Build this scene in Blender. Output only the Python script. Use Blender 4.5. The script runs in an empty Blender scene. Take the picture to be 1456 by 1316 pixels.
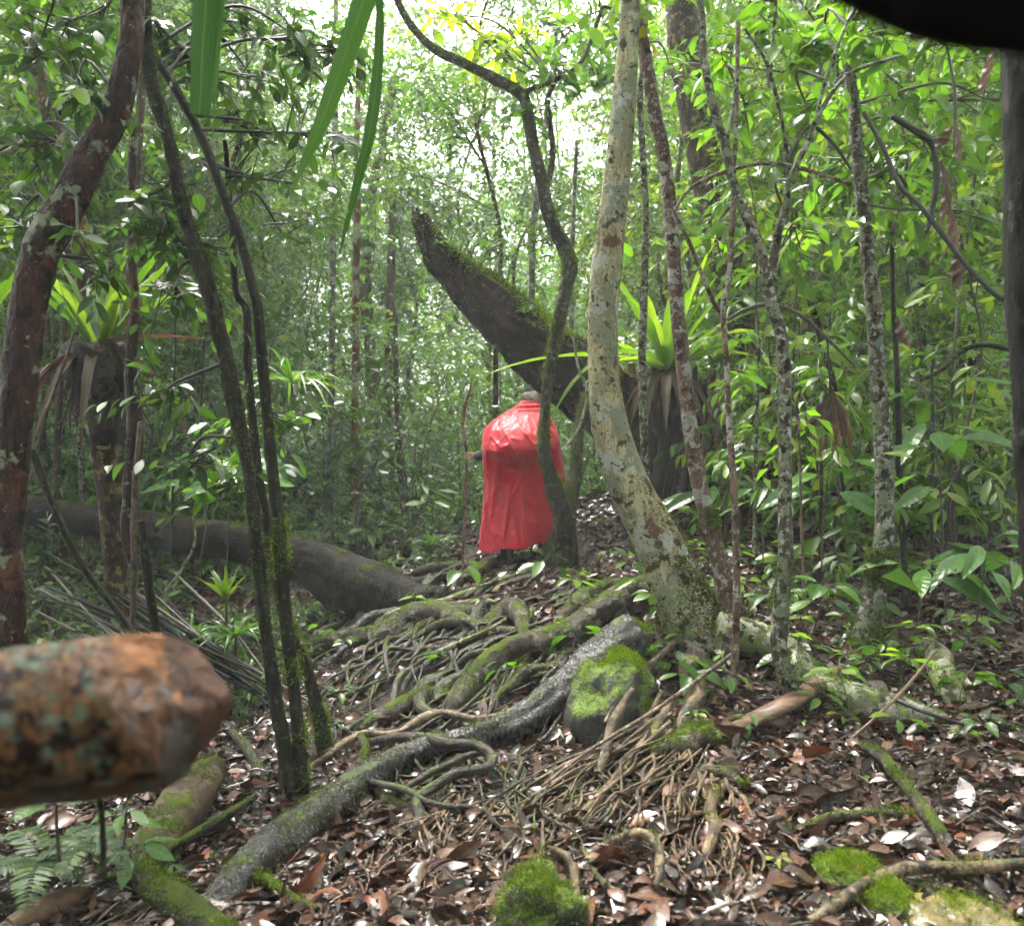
import bpy, math, random
import numpy as np
from mathutils import Vector
SC = bpy.context.scene
COL = SC.collection
RNG = np.random.default_rng(7)
random.seed(7)
F, CX, CY, CZ = 1261.0, 728.0, 658.0, 1.45     # focal length in photo pixels, image centre, eye height

def P(u, v, d):
    return np.array([(u-CX)/F*d, d, CZ-(v-CY)/F*d])

# ------------------------------------------------------------------ noise
def _h(ix, iy, iz, s):
    n = (ix*374761393 + iy*668265263 + iz*2147483647 + s*1274126177) & 0xffffffff
    n = ((n ^ (n >> 13))*1274126177) & 0xffffffff
    n = (n ^ (n >> 16)) & 0xffff
    return n/32767.5-1.0
def vnoise(p, s=0):
    p = np.asarray(p, float)
    i = np.floor(p).astype(np.int64); f = p-i; f = f*f*(3-2*f)
    r = 0
    for dx in (0, 1):
        wx = f[..., 0] if dx else 1-f[..., 0]
        for dy in (0, 1):
            wy = f[..., 1] if dy else 1-f[..., 1]
            for dz in (0, 1):
                wz = f[..., 2] if dz else 1-f[..., 2]
                r = r+wx*wy*wz*_h(i[..., 0]+dx, i[..., 1]+dy, i[..., 2]+dz, s)
    return r
def fbm(p, o=3, s=0):
    a, r, t = 1.0, 0, 0
    p = np.asarray(p, float)
    for k in range(o):
        r = r+a*vnoise(p*2**k+17.3*k, s+k); t += a; a *= .5
    return r/t
def nrm(a):
    return a/np.maximum(np.linalg.norm(a, axis=-1, keepdims=True), 1e-9)

# ------------------------------------------------------------------ terrain
CTL = [(0,1316,2.9),(364,1316,2.75),(728,1316,2.6),(1092,1316,2.5),(1456,1316,2.45),
 (80,1210,3.5),(300,1180,3.6),(500,1200,3.3),(700,1180,3.3),(900,1180,3.2),(1100,1150,3.3),(1300,1120,3.4),(1456,1100,3.4),
 (350,1060,4.7),(450,1080,4.4),(600,1100,4.1),(750,1080,4.1),(850,1090,4.0),(960,1060,4.0),(1100,1030,4.2),(1300,1000,4.5),(1456,950,4.8),
 (200,1000,6.2),(450,960,6.0),(600,980,5.3),(700,970,5.0),(800,920,5.0),(900,900,5.0),(1000,920,4.9),(1100,930,5.0),(1230,930,5.2),(1400,850,6.5),
 (450,900,7),(550,900,6.5),(650,870,6.5),(750,840,6.9),(850,820,7),(950,800,7.5),(1000,780,8),(1150,760,8.2),(1300,740,9),(1456,740,9.2),
 (700,800,8.3),(800,790,8.2),(600,800,9.5),(500,800,10),(0,900,7.5),(200,860,9),(300,850,9),(900,720,9.5),(1000,690,10.5),(1200,680,11.5),(1400,680,12)]
cp = [P(*c) for c in CTL]
cp += [np.array(c, float) for c in [(-10,15,.2),(0,16,.4),(10,18,2.0),(-15,25,1.2),(0,28,1.6),(15,28,4),(-25,40,3),(0,45,4),(25,45,7),
 (-5,-3,-.2),(0,-3,-.1),(5,-3,.1),(-10,3,-.3),(10,3,.6),(10,8,1.1),(-10,8,-.1),(-40,0,0),(40,0,4),(-60,60,5),(60,60,11),(0,80,8),(-80,-20,0),(80,-20,5),(80,90,14),(-80,90,8),(0,-20,-.2)]]
cp = np.array(cp)
def _U(r): return np.where(r > 1e-9, r*r*np.log(np.maximum(r, 1e-9)), 0)
n = len(cp)
K = _U(np.linalg.norm(cp[:, None, :2]-cp[None, :, :2], axis=-1))+np.eye(n)*.25
Q = np.hstack([np.ones((n, 1)), cp[:, :2]])
A = np.block([[K, Q], [Q.T, np.zeros((3, 3))]])
SOL = np.linalg.solve(A, np.concatenate([cp[:, 2], np.zeros(3)]))
def tps(x, y):
    r = np.hypot(x[..., None]-cp[:, 0], y[..., None]-cp[:, 1])
    return _U(r)@SOL[:n]+SOL[n]+SOL[n+1]*x+SOL[n+2]*y
def axis(a0, a1, st, lo, hi):
    core = list(np.arange(a0, a1+1e-6, st)); v = a1; s = st; up = []
    while v < hi: s = min(s*1.12, 2.5); v += s; up.append(v)
    v = a0; s = st; dn = []
    while v > lo: s = min(s*1.12, 2.5); v -= s; dn.append(v)
    return np.array(dn[::-1]+core+up)
GX = axis(-4.6, 5.2, .035, -90, 90); GY = axis(1.9, 9.6, .035, -22, 95)
XX, YY = np.meshgrid(GX, GY, indexing='ij')
ZZ = np.concatenate([tps(XX[i:i+20], YY[i:i+20]) for i in range(0, len(GX), 20)])
q = np.stack([XX, YY, np.zeros_like(XX)], -1)
mound = np.exp(-(((XX+.1)/1.3)**2+((YY-5.0)/1.5)**2))
ZZ = ZZ-.13*np.exp(-(((XX-.0)/.55)**2+((YY-4.5)/.32)**2))-.06*np.exp(-(((XX+.5)/.6)**2+((YY-5.3)/.6)**2))
ZZ = ZZ+fbm(q*1.6, 3, 3)*.05+fbm(q*7, 3, 9)*(.018+.03*mound)
def hz(x, y):
    x = np.asarray(x, float); y = np.asarray(y, float)
    i = np.clip(np.searchsorted(GX, x)-1, 0, len(GX)-2); j = np.clip(np.searchsorted(GY, y)-1, 0, len(GY)-2)
    a = (x-GX[i])/(GX[i+1]-GX[i]); b = (y-GY[j])/(GY[j+1]-GY[j])
    return ZZ[i, j]*(1-a)*(1-b)+ZZ[i+1, j]*a*(1-b)+ZZ[i, j+1]*(1-a)*b+ZZ[i+1, j+1]*a*b
def gn(x, y, e=.08):
    gx = (hz(x+e, y)-hz(x-e, y))/(2*e); gy = (hz(x, y+e)-hz(x, y-e))/(2*e)
    return nrm(np.stack([-gx, -gy, np.ones_like(gx)], -1))
DD = np.concatenate([np.arange(1.2, 14, .01), np.arange(14, 60, .1)])
def G(u, v, off=0.0):                                   # the point of the ground seen at photo pixel (u, v)
    x = (u-CX)/F*DD; z = CZ-(v-CY)/F*DD
    k = np.nonzero(z < hz(x, DD)+off)[0]
    d = DD[k[0]] if len(k) else 14.0
    return P(u, v, d)

# ------------------------------------------------------------------ meshes
def mesh_from(name, chunks, attr=True):
    vs, ls, st, at, nv, nl = [], [], [], [], 0, 0
    for (v, f, a) in chunks:
        v = np.asarray(v, float).reshape(-1, 3); f = np.asarray(f, np.int64)
        if not len(v) or not len(f): continue
        vs.append(v); k = f.shape[1]
        ls.append((f+nv).ravel()); st.append(np.arange(len(f))*k+nl)
        at.append(a if a is not None else np.zeros((len(v), 3)))
        nv += len(v); nl += f.size
    me = bpy.data.meshes.new(name)
    if not vs: return me
    V = np.concatenate(vs); Lp = np.concatenate(ls); S = np.concatenate(st)
    me.vertices.add(len(V)); me.vertices.foreach_set('co', V.astype(np.float32).ravel())
    me.loops.add(len(Lp)); me.loops.foreach_set('vertex_index', Lp.astype(np.int32))
    me.polygons.add(len(S)); me.polygons.foreach_set('loop_start', S.astype(np.int32))
    me.update(calc_edges=True)
    me.polygons.foreach_set('use_smooth', np.ones(len(S), bool))
    if attr:
        aa = me.attributes.new('lf', 'FLOAT_VECTOR', 'POINT')
        aa.data.foreach_set('vector', np.concatenate(at).astype(np.float32).ravel())
    return me
def tag(o, label=None, cat=None, group=None, kind=None):
    if label: o['label'] = label
    if cat: o['category'] = cat
    if group: o['group'] = group
    if kind: o['kind'] = kind
    return o
def obj(name, chunks, mat, parent=None, origin=None, attr=True):
    """link chunks (world coordinates) as ONE mesh object, its origin at the parent's or at `origin`"""
    o0 = np.array(parent['_o']) if parent is not None and '_o' in parent else (np.array(origin) if origin is not None else np.zeros(3))
    me = mesh_from(name, [(np.asarray(v)-o0, f, a) for v, f, a in chunks], attr)
    me.materials.append(mat)
    o = bpy.data.objects.new(name, me); COL.objects.link(o)
    if parent is not None: o.parent = parent
    else: o.location = o0
    o['_o'] = list(map(float, o0))
    return o
def thing(name, label, cat, loc, group=None):
    o = bpy.data.objects.new(name, None); COL.objects.link(o)
    o.location = loc; o.empty_display_size = .1; o['_o'] = list(map(float, loc))
    return tag(o, label, cat, group)
def dup(o, parent=None):
    c = o.copy(); COL.objects.link(c)
    if parent is not None: c.parent = parent
    for ch in list(o.children): dup(ch, c)
    return c

def catmull(p, m):
    p = np.asarray(p, float)
    if len(p) < 3:
        t = np.linspace(0, 1, m)[:, None]; return p[0]*(1-t)+p[-1]*t
    q = np.vstack([2*p[0]-p[1], p, 2*p[-1]-p[-2]])
    dd = np.linalg.norm(np.diff(p[:, :3], axis=0), axis=1); cs = np.concatenate([[0], np.cumsum(dd)])
    s = np.linspace(0, cs[-1], m); i = np.clip(np.searchsorted(cs, s, 'right')-1, 0, len(p)-2)
    t = ((s-cs[i])/np.maximum(dd[i], 1e-9))[:, None]
    a, b, c, d = q[i], q[i+1], q[i+2], q[i+3]
    return .5*((2*b)+(c-a)*t+(2*a-5*b+4*c-d)*t*t+(3*b-3*c+d-a)*t**3)
def tube(pts, rad, sides=10, seg=.04, amp=.08, freq=12, seed=0, cap=True, elong=.35, flat=1.0):
    """a gnarled tube through pts (world) with radii rad; returns one chunk and its surface points and normals"""
    pr = np.hstack([np.asarray(pts, float), np.asarray(rad, float)[:, None]])
    ln = np.linalg.norm(np.diff(pr[:, :3], axis=0), axis=1).sum()
    m = int(np.clip(ln/seg, 3, 420)); c = catmull(pr, m); r = np.maximum(c[:, 3], .0006); c = c[:, :3]
    T = nrm(np.gradient(c, axis=0)); N = np.zeros_like(T)
    up = np.array([0, 0, 1.]) if abs(T[0, 2]) < .8 else np.array([1., 0, 0])
    nn = np.cross(T[0], up); nn /= np.linalg.norm(nn)
    for i in range(m):
        nn = nn-T[i]*nn.dot(T[i]); nn /= np.linalg.norm(nn); N[i] = nn
    B = np.cross(T, N)
    th = np.arange(sides)/sides*2*np.pi
    D = N[:, None]*np.cos(th)[None, :, None]+B[:, None]*np.sin(th)[None, :, None]*flat
    s = np.linspace(0, ln, m)
    if amp:
        qq = np.stack([np.cos(th)[None]*r[:, None]*freq+0*s[:, None], np.sin(th)[None]*r[:, None]*freq+0*s[:, None], (s*freq*elong)[:, None]+0*th[None]], -1)
        k = 1+amp*(fbm(qq+seed*3.7, 3, seed)*1.3+.5*fbm(qq*np.array([2.5, 2.5, 1.0])+9, 2, seed+5))
        if sides >= 28:
            qf = np.stack([np.cos(th)[None]*r[:, None]*55+0*s[:, None], np.sin(th)[None]*r[:, None]*55+0*s[:, None], (s*16)[:, None]+0*th[None]], -1)
            rg_ = 1-2*np.abs(fbm(qf+seed*1.9, 3, seed+11)); k = k+(.0055*rg_+.0035*fbm(qf*2.3, 2, seed+2))/np.maximum(r[:, None], .03)
    else: k = np.ones((m, sides))
    V = c[:, None]+D*(r[:, None]*k)[..., None]
    i, j = np.meshgrid(np.arange(m-1), np.arange(sides), indexing='ij'); j2 = (j+1) % sides
    f = np.stack([i*sides+j, i*sides+j2, (i+1)*sides+j2, (i+1)*sides+j], -1).reshape(-1, 4)
    v = V.reshape(-1, 3); a = np.stack([np.repeat(s/max(ln, 1e-6), sides), np.tile(th/6.283, m), np.repeat(r, sides)], -1)
    if cap:
        for e, row in ((0, 0), (1, m-1)):
            v = np.vstack([v, c[row]+T[row]*(-1 if e == 0 else 1)*r[row]*.4]); a = np.vstack([a, a[row*sides]])
            k2 = len(v)-1; jj = np.arange(sides); j3 = (jj+1) % sides
            q4 = np.stack([row*sides+(jj if e else j3), row*sides+(j3 if e else jj), np.full(sides, k2), np.full(sides, k2)], -1)
            capf = q4[:, :3] if e == 0 else q4[:, :3]
            f2 = capf
            if e == 0: F0 = f2
            else: F1 = f2
        extra = np.vstack([F0, F1])
        tri = (np.zeros((0, 3)), extra, None)
        ch = [(v, f, a)]
        ch.append(('T', extra))
        return ch, V.reshape(-1, 3), D.reshape(-1, 3), c
    return [(v, f, a)], V.reshape(-1, 3), D.reshape(-1, 3), c
def fix(ch):
    """tubes come with triangles for their caps: keep them as degenerate-free triangle chunks sharing positions"""
    out = []
    last = None
    for c in ch:
        if isinstance(c[0], str):
            v, f, a = last; idx = c[1]; u, inv = np.unique(idx, return_inverse=True)
            out.append((v[u], inv.reshape(idx.shape), a[u]))
        else: out.append(c); last = c
    return out
def T(pts, rad, **k): return fix(tube(pts, rad, **k)[0])

# ------------------------------------------------------------------ leaves
def leaf_tpl(rows, across, wid=.36, fold=.25, curl=.35, shape=1.0, tipcurl=0, pleat=0):
    t = np.linspace(0, 1, rows+1); w = wid*np.sin(np.pi*np.clip(t, .012, .985)**shape)**.85*.5
    s = np.linspace(-1, 1, across)
    X = w[:, None]*s[None]; Y = t[:, None]+0*s[None]
    Z = fold*np.abs(X)-curl*(t**2)[:, None]*.5-tipcurl*(np.abs(s)**2)[None]*w[:, None]
    if pleat: Z = Z+pleat*w[:, None]*np.sin(np.abs(s)[None]*6+t[:, None]*38)
    v = np.stack([X, Y, Z], -1).reshape(-1, 3)
    i, j = np.meshgrid(np.arange(rows), np.arange(across-1), indexing='ij')
    f = np.stack([i*across+j, i*across+j+1, (i+1)*across+j+1, (i+1)*across+j], -1).reshape(-1, 4)
    at = np.stack([0*X+0, 0*X+s[None], Y], -1).reshape(-1, 3)
    return v, f, at
TPL_LO = (np.array([[0, 0, 0], [.2, .42, .07], [0, 1, -.12], [-.2, .42, .07]]), np.array([[0, 1, 2], [0, 2, 3]]), np.array([[0, 0, 0], [0, 1, .4], [0, 0, 1], [0, -1, .4]]))
TPL_MID = leaf_tpl(3, 3, .4)
TPL_MED = leaf_tpl(5, 3, .42, .28, .4)
TPL_HI = leaf_tpl(9, 5, .4, .3, .45)
TPL_NARROW = leaf_tpl(5, 3, .2, .3, .5)
def leaves(pos, dr, nor, size, tpl=TPL_MID, rnd=None, wv=.25, rng=RNG, torn=0):
    pos = np.asarray(pos); N = len(pos)
    if not N: return (np.zeros((0, 3)), np.zeros((0, 4), int), np.zeros((0, 3)))
    y = nrm(dr); x = nrm(np.cross(y, nor)); z = np.cross(x, y)
    tv, tf, ta = tpl; k = len(tv)
    ws = 1+rng.uniform(-wv, wv, N); cs = rng.uniform(.2, 1.8, N)
    if torn:
        px_ = (pos[:, None]*0+rng.normal(0, 1, (N, k, 3)))*torn; px_[:, :, 2] *= .6
    else: px_ = 0
    v = px_*size[:, None, None]+pos[:, None]+size[:, None, None]*(tv[None, :, 0, None]*x[:, None]*ws[:, None, None]+tv[None, :, 1, None]*y[:, None]+tv[None, :, 2, None]*z[:, None]*cs[:, None, None])
    f = (tf[None]+np.arange(N)[:, None, None]*k).reshape(-1, tf.shape[1])
    a = np.repeat(ta[None], N, 0).copy(); a[:, :, 0] = (rng.random(N) if rnd is None else rnd)[:, None]
    return (v.reshape(-1, 3), f, a.reshape(-1, 3))
def sprays(S, D, L, m, ls, droop=.25, rng=RNG, tw=.004, tpl=TPL_MID, lvar=.35, flat=.5, start=.15, rnd=None):
    """leafy twigs: starts S, directions D, lengths L, m leaves each. returns leaf chunk, twig chunk"""
    S = np.asarray(S, float); D = nrm(np.asarray(D, float)); L = np.asarray(L, float); N = len(S)
    side = nrm(np.cross(D, [0, 0, 1.])+1e-6); bend = rng.normal(0, .12, N)
    def at(t): return S[:, None]+D[:, None]*(L[:, None]*t)[..., None]+side[:, None]*(bend[:, None]*L[:, None]*t*t)[..., None]+np.array([0, 0, -1.])*(droop*L[:, None]*t*t)[..., None]
    t = np.linspace(start, 1, m)[None]*np.ones((N, 1))+rng.uniform(-.03, .03, (N, m)); t = np.clip(t, 0, 1)
    p = at(t); tan = nrm(at(np.clip(t+.02, 0, 1.1))-at(t-.02))
    sd = nrm(np.cross(tan, [0, 0, 1.])+1e-6); sg = np.where(np.arange(m) % 2 == 0, 1., -1.)[None, :, None]
    ang = rng.uniform(.5, 1.2, (N, m, 1))*np.where(np.arange(m) == m-1, .1, 1)[None, :, None]
    dr = tan*np.cos(ang)+sd*sg*np.sin(ang)+np.array([0, 0, -1.])*rng.uniform(-.15, .55, (N, m, 1))+rng.normal(0, .12, (N, m, 3))
    nor = np.array([0, 0, 1.])+rng.normal(0, flat, (N, m, 3))
    sz = ls*rng.uniform(1-lvar, 1+lvar, (N, m))*(.75+.5*np.sin(np.pi*np.clip(t, 0, 1)))
    rr = None
    if rnd is None: rr = np.clip(rng.normal(.5, .22, N)[:, None]+rng.normal(0, .12, (N, m)), 0, 1).ravel()
    else: rr = np.clip(rnd[:, None]+rng.normal(0, .1, (N, m)), 0, 1).ravel()
    lc = leaves(p.reshape(-1, 3), dr.reshape(-1, 3), nor.reshape(-1, 3), sz.ravel(), tpl, rr, rng=rng)
    q = 4; tt = np.linspace(0, 1, q)[None]*np.ones((N, 1)); c = at(tt)
    u1 = side[:, None]; u2 = nrm(np.cross(D, side))[:, None]
    ring = [c+(u1*math.cos(a)+u2*math.sin(a))*(tw*(1.15-tt))[..., None] for a in (0, 2.09, 4.19)]
    V = np.stack(ring, 2).reshape(-1, 3)
    i, j, k = np.meshgrid(np.arange(N), np.arange(q-1), np.arange(3), indexing='ij'); k2 = (k+1) % 3
    b = i*q*3+j*3; f = np.stack([b+k, b+k2, b+3+k2, b+3+k], -1).reshape(-1, 4)
    return lc, (V, f, np.zeros((len(V), 3)))
def rdir(n, rng=RNG, up=0.0):
    d = rng.normal(0, 1, (n, 3)); d[:, 2] = d[:, 2]*.6+up; return nrm(d)
# ------------------------------------------------------------------ materials
class NT:
    def __init__(s, name):
        s.m = bpy.data.materials.new(name); s.m.use_nodes = True; s.t = s.m.node_tree; s.t.nodes.clear()
        s.out = s.t.nodes.new('ShaderNodeOutputMaterial')
    def n(s, typ, **k):
        o = s.t.nodes.new(typ)
        for a, b in k.items():
            if a.startswith('i_'):
                a = a[2:]; a = int(a) if a.isdigit() else a.replace('_', ' ')
                s.put(o, a, b)
            else: setattr(o, a, b)
        return o
    def put(s, node, a, b):
        if isinstance(b, bpy.types.NodeSocket): s.t.links.new(b, node.inputs[a])
        else:
            if isinstance(b, (tuple, list)) and len(b) == 3 and node.inputs[a].type == 'RGBA': b = (*b, 1)
            node.inputs[a].default_value = b
    def math(s, op, a, b=None, c=None, clamp=False):
        o = s.n('ShaderNodeMath', operation=op, use_clamp=clamp); s.put(o, 0, a)
        if b is not None: s.put(o, 1, b)
        if c is not None: s.put(o, 2, c)
        return o.outputs[0]
    def mix(s, fac, a, b, mode='MIX'):
        o = s.n('ShaderNodeMix', data_type='RGBA', blend_type=mode); s.put(o, 0, fac); s.put(o, 6, a); s.put(o, 7, b); return o.outputs[2]
    def noise(s, co, scale, detail=4, rough=.55, w=0.0, stretch=None):
        if stretch is not None:
            mp = s.n('ShaderNodeMapping', vector_type='POINT'); s.t.links.new(co, mp.inputs[0]); mp.inputs[3].default_value = stretch; co = mp.outputs[0]
        o = s.n('ShaderNodeTexNoise', noise_dimensions='4D'); s.put(o, 'Vector', co); s.put(o, 'W', w)
        o.inputs['Scale'].default_value = scale; o.inputs['Detail'].default_value = detail; o.inputs['Roughness'].default_value = rough
        return o.outputs[0]
    def ramp(s, fac, stops, interp='LINEAR'):
        o = s.n('ShaderNodeValToRGB'); s.put(o, 0, fac); e = o.color_ramp.elements; o.color_ramp.interpolation = interp
        while len(e) < len(stops): e.new(.5)
        for k, (p, c) in enumerate(stops):
            e[k].position = p; e[k].color = (*c, 1) if len(c) == 3 else c
        return o.outputs[0]
    def sstep(s, x, a, b):
        o = s.n('ShaderNodeMapRange', interpolation_type='SMOOTHSTEP'); s.put(o, 0, x); s.put(o, 1, a); s.put(o, 2, b); return o.outputs[0]
    def bump(s, h, st=.5, dist=.01, nor=None):
        o = s.n('ShaderNodeBump'); s.put(o, 'Height', h); o.inputs['Strength'].default_value = st; o.inputs['Distance'].default_value = dist
        if nor is not None: s.put(o, 'Normal', nor)
        return o.outputs[0]
    def bsdf(s, col, rough=.5, nor=None, spec=.5, **k):
        o = s.n('ShaderNodeBsdfPrincipled'); s.put(o, 'Base Color', col); s.put(o, 'Roughness', rough); s.put(o, 'Specular IOR Level', spec)
        if nor is not None: s.put(o, 'Normal', nor)
        for a, b in k.items(): s.put(o, a.replace('_', ' '), b)
        return o.outputs[0]
    def done(s, sh, vol=None):
        if sh is not None: s.t.links.new(sh, s.out.inputs[0])
        if vol is not None: s.t.links.new(vol, s.out.inputs[1])
        return s.m
def obco(t): return t.n('ShaderNodeTexCoord').outputs['Object']
def leafmat(name, stops, rough=.32, trans=.45, tcol=(1.5, 1.7, .5), veins=0.0, spots=.15, spec=.5, lines=0, lite=False):
    t = NT(name); at = t.n('ShaderNodeAttribute', attribute_name='lf'); sx = t.n('ShaderNodeSeparateXYZ'); t.put(sx, 0, at.outputs['Vector'])
    oi = t.n('ShaderNodeObjectInfo').outputs['Random']
    f = t.math('ADD', t.math('MULTIPLY', sx.outputs[0], .85), t.math('MULTIPLY', oi, .15))
    col = t.ramp(f, stops); co = obco(t)
    if lite:
        mid = t.math('ABSOLUTE', sx.outputs[1]); col = t.mix(t.math('MULTIPLY', t.sstep(mid, .15, .0), .3), col, (.16, .24, .05))
        a = t.bsdf(col, rough, None, spec); b = t.n('ShaderNodeBsdfTranslucent'); t.put(b, 'Color', t.mix(1.0, col, (*tcol,), 'MULTIPLY'))
        mx = t.n('ShaderNodeMixShader'); mx.inputs[0].default_value = trans; t.t.links.new(a, mx.inputs[1]); t.t.links.new(b.outputs[0], mx.inputs[2])
        return t.done(mx.outputs[0])
    mott = t.noise(co, 60, 2, .6)
    col = t.mix(t.math('MULTIPLY', t.sstep(mott, .55, .75), spots), col, (.11, .10, .02))
    mid = t.math('ABSOLUTE', sx.outputs[1]); mv = t.sstep(mid, .12, .0)
    col = t.mix(t.math('MULTIPLY', mv, .35), col, (.16, .24, .05))
    h = t.math('MULTIPLY', mott, .4)
    if veins:
        w = t.math('SINE', t.math('ADD', t.math('MULTIPLY', sx.outputs[2], veins), t.math('MULTIPLY', mid, -5.0)))
        h = t.math('ADD', h, t.math('MULTIPLY', w, .6))
        col = t.mix(t.math('MULTIPLY', t.sstep(w, .75, 1.0), .22), col, (.15, .24, .05))
    if lines:
        ln = t.math('SINE', t.math('MULTIPLY', sx.outputs[1], lines)); col = t.mix(t.math('MULTIPLY', t.sstep(ln, .2, 1.0), .45), col, (.014, .045, .008)); h = t.math('ADD', h, t.math('MULTIPLY', ln, .8))
    nor = t.bump(h, .35, .004)
    rg = t.math('ADD', rough-.1, t.math('MULTIPLY', t.noise(co, 25, 2), .2))
    a = t.bsdf(col, rg, nor, spec)
    tc = t.mix(1.0, col, (*tcol,), 'MULTIPLY')
    b = t.n('ShaderNodeBsdfTranslucent'); t.put(b, 'Color', tc)
    mx = t.n('ShaderNodeMixShader'); mx.inputs[0].default_value = trans; t.t.links.new(a, mx.inputs[1]); t.t.links.new(b.outputs[0], mx.inputs[2])
    return t.done(mx.outputs[0])
def barkmat(name, base, layers, scale=1.0, rough=.55, bump=.6, moss=0.0, mosscol=((.024, .040, .006), (.09, .125, .015)), stretch=(1, 1, .35), wet=.0, rings=0):
    """base = (dark, light); layers = [(colour, noise scale, threshold, seed)], moss 0..1 grows on the upper sides"""
    t = NT(name); co = obco(t)
    big = t.noise(co, 7*scale, 4, .6, 1.0, stretch); fine = t.noise(co, 60*scale, 5, .65, 2.0, stretch)
    crk = t.noise(co, 22*scale, 3, .7, 5.0, (1, 1, .15))
    col = t.mix(t.sstep(t.math('ADD', t.math('MULTIPLY', big, .6), t.math('MULTIPLY', fine, .4)), .42, .60), base[0], base[1])
    h = t.math('ADD', t.math('MULTIPLY', fine, .5), t.math('MULTIPLY', crk, .8))
    ck = t.sstep(t.math('ABSOLUTE', t.math('SUBTRACT', crk, .5)), .035, .0)
    col = t.mix(t.math('MULTIPLY', ck, .6), col, tuple(x*.35 for x in base[0])); h = t.math('SUBTRACT', h, t.math('MULTIPLY', ck, .35))
    grit = t.noise(co, 170*scale, 3, .7, 12.0); col = t.mix(t.math('MULTIPLY', t.sstep(grit, .50, .66), .5), col, tuple(min(1, x*1.7) for x in base[1])); h = t.math('ADD', h, t.math('MULTIPLY', grit, .25))
    for (c, sc, th, sd) in layers:
        nz = t.noise(co, sc*scale, 5, .62, sd)
        k = t.sstep(nz, th-.055, th-.02)
        cc = t.mix(t.noise(co, 45*scale, 3, .6, sd+3), tuple(x*.6 for x in c), tuple(min(1, x*1.25) for x in c))
        col = t.mix(k, col, cc); h = t.math('ADD', h, t.math('MULTIPLY', k, .25))
    if rings:
        sz = t.n('ShaderNodeSeparateXYZ'); t.put(sz, 0, co)
        w = t.math('ADD', t.math('MULTIPLY', sz.outputs[2], rings), t.math('MULTIPLY', big, 2.0))
        rk = t.sstep(t.noise(t.n('ShaderNodeCombineXYZ', i_2=w).outputs[0], 1.0, 1, .5, 4.0), .5, .54)
        col = t.mix(rk, col, (.30, .27, .20))
    ro = t.math('ADD', rough-.15, t.math('MULTIPLY', fine, .3))
    if moss:
        ge = t.n('ShaderNodeNewGeometry'); sn = t.n('ShaderNodeSeparateXYZ'); t.put(sn, 0, ge.outputs['Normal'])
        mn = t.noise(co, 9*scale, 5, .65, 8.0); mf = t.noise(co, 120, 3, .7, 9.0)
        m = t.math('ADD', t.math('MULTIPLY', sn.outputs[2], .28), mn)
        m = t.sstep(m, 1.02-moss*.62, 1.10-moss*.62)
        mc = t.mix(t.sstep(t.math('ADD', t.math('MULTIPLY', mf, .5), t.math('MULTIPLY', big, .5)), .38, .62), mosscol[0], mosscol[1])
        col = t.mix(m, col, mc); ro = t.math('ADD', ro, t.math('MULTIPLY', m, .4), clamp=True)
        h = t.math('ADD', h, t.math('MULTIPLY', m, t.math('ADD', .4, t.math('MULTIPLY', mf, 1.4))))
    nor = t.bump(h, bump, .012)
    return t.done(t.bsdf(col, ro, nor, max(.04, .14+wet*1.1)))
def plain(name, c0, c1, scale=20, rough=.5, bump=.3, spec=.5, stretch=None, dist=.005, **k):
    t = NT(name); co = obco(t); n1 = t.noise(co, scale, 5, .65, 0, stretch); n2 = t.noise(co, scale*4, 3, .6, 3, stretch)
    col = t.mix(t.sstep(n1, .35, .65), c0, c1)
    h = t.math('ADD', n1, t.math('MULTIPLY', n2, .5))
    return t.done(t.bsdf(col, t.math('ADD', rough-.1, t.math('MULTIPLY', n2, .2)), t.bump(h, bump, dist), spec, **k))

LM = {}
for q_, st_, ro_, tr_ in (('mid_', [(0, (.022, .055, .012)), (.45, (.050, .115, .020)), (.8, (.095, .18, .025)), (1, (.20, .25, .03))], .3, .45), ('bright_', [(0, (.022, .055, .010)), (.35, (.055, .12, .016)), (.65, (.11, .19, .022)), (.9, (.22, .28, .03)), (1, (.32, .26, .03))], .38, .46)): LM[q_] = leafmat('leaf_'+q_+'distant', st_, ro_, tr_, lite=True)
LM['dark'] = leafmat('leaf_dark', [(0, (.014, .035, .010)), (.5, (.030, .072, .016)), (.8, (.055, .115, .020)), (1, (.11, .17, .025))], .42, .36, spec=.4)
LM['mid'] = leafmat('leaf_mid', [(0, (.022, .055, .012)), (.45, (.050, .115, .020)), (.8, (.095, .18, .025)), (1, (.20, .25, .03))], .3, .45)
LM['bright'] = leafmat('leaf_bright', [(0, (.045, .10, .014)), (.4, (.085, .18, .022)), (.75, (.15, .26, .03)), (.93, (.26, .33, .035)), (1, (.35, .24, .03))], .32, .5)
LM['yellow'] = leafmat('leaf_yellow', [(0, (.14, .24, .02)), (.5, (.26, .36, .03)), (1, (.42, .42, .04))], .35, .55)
LM['far'] = leafmat('leaf_far', [(0, (.020, .048, .014)), (.45, (.045, .10, .022)), (.8, (.09, .17, .03)), (1, (.19, .25, .045))], .34, .45, lite=True)
LM['big'] = leafmat('leaf_big', [(0, (.020, .060, .012)), (.5, (.045, .12, .018)), (1, (.10, .20, .025))], .22, .4, veins=60)
LM['palm'] = leafmat('leaf_palm', [(0, (.035, .095, .022)), (.5, (.06, .15, .03)), (1, (.11, .22, .035))], .24, .4, veins=46)
LM['strap'] = leafmat('leaf_strap', [(0, (.09, .19, .018)), (.5, (.17, .29, .022)), (1, (.33, .40, .03))], .3, .5)
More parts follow.
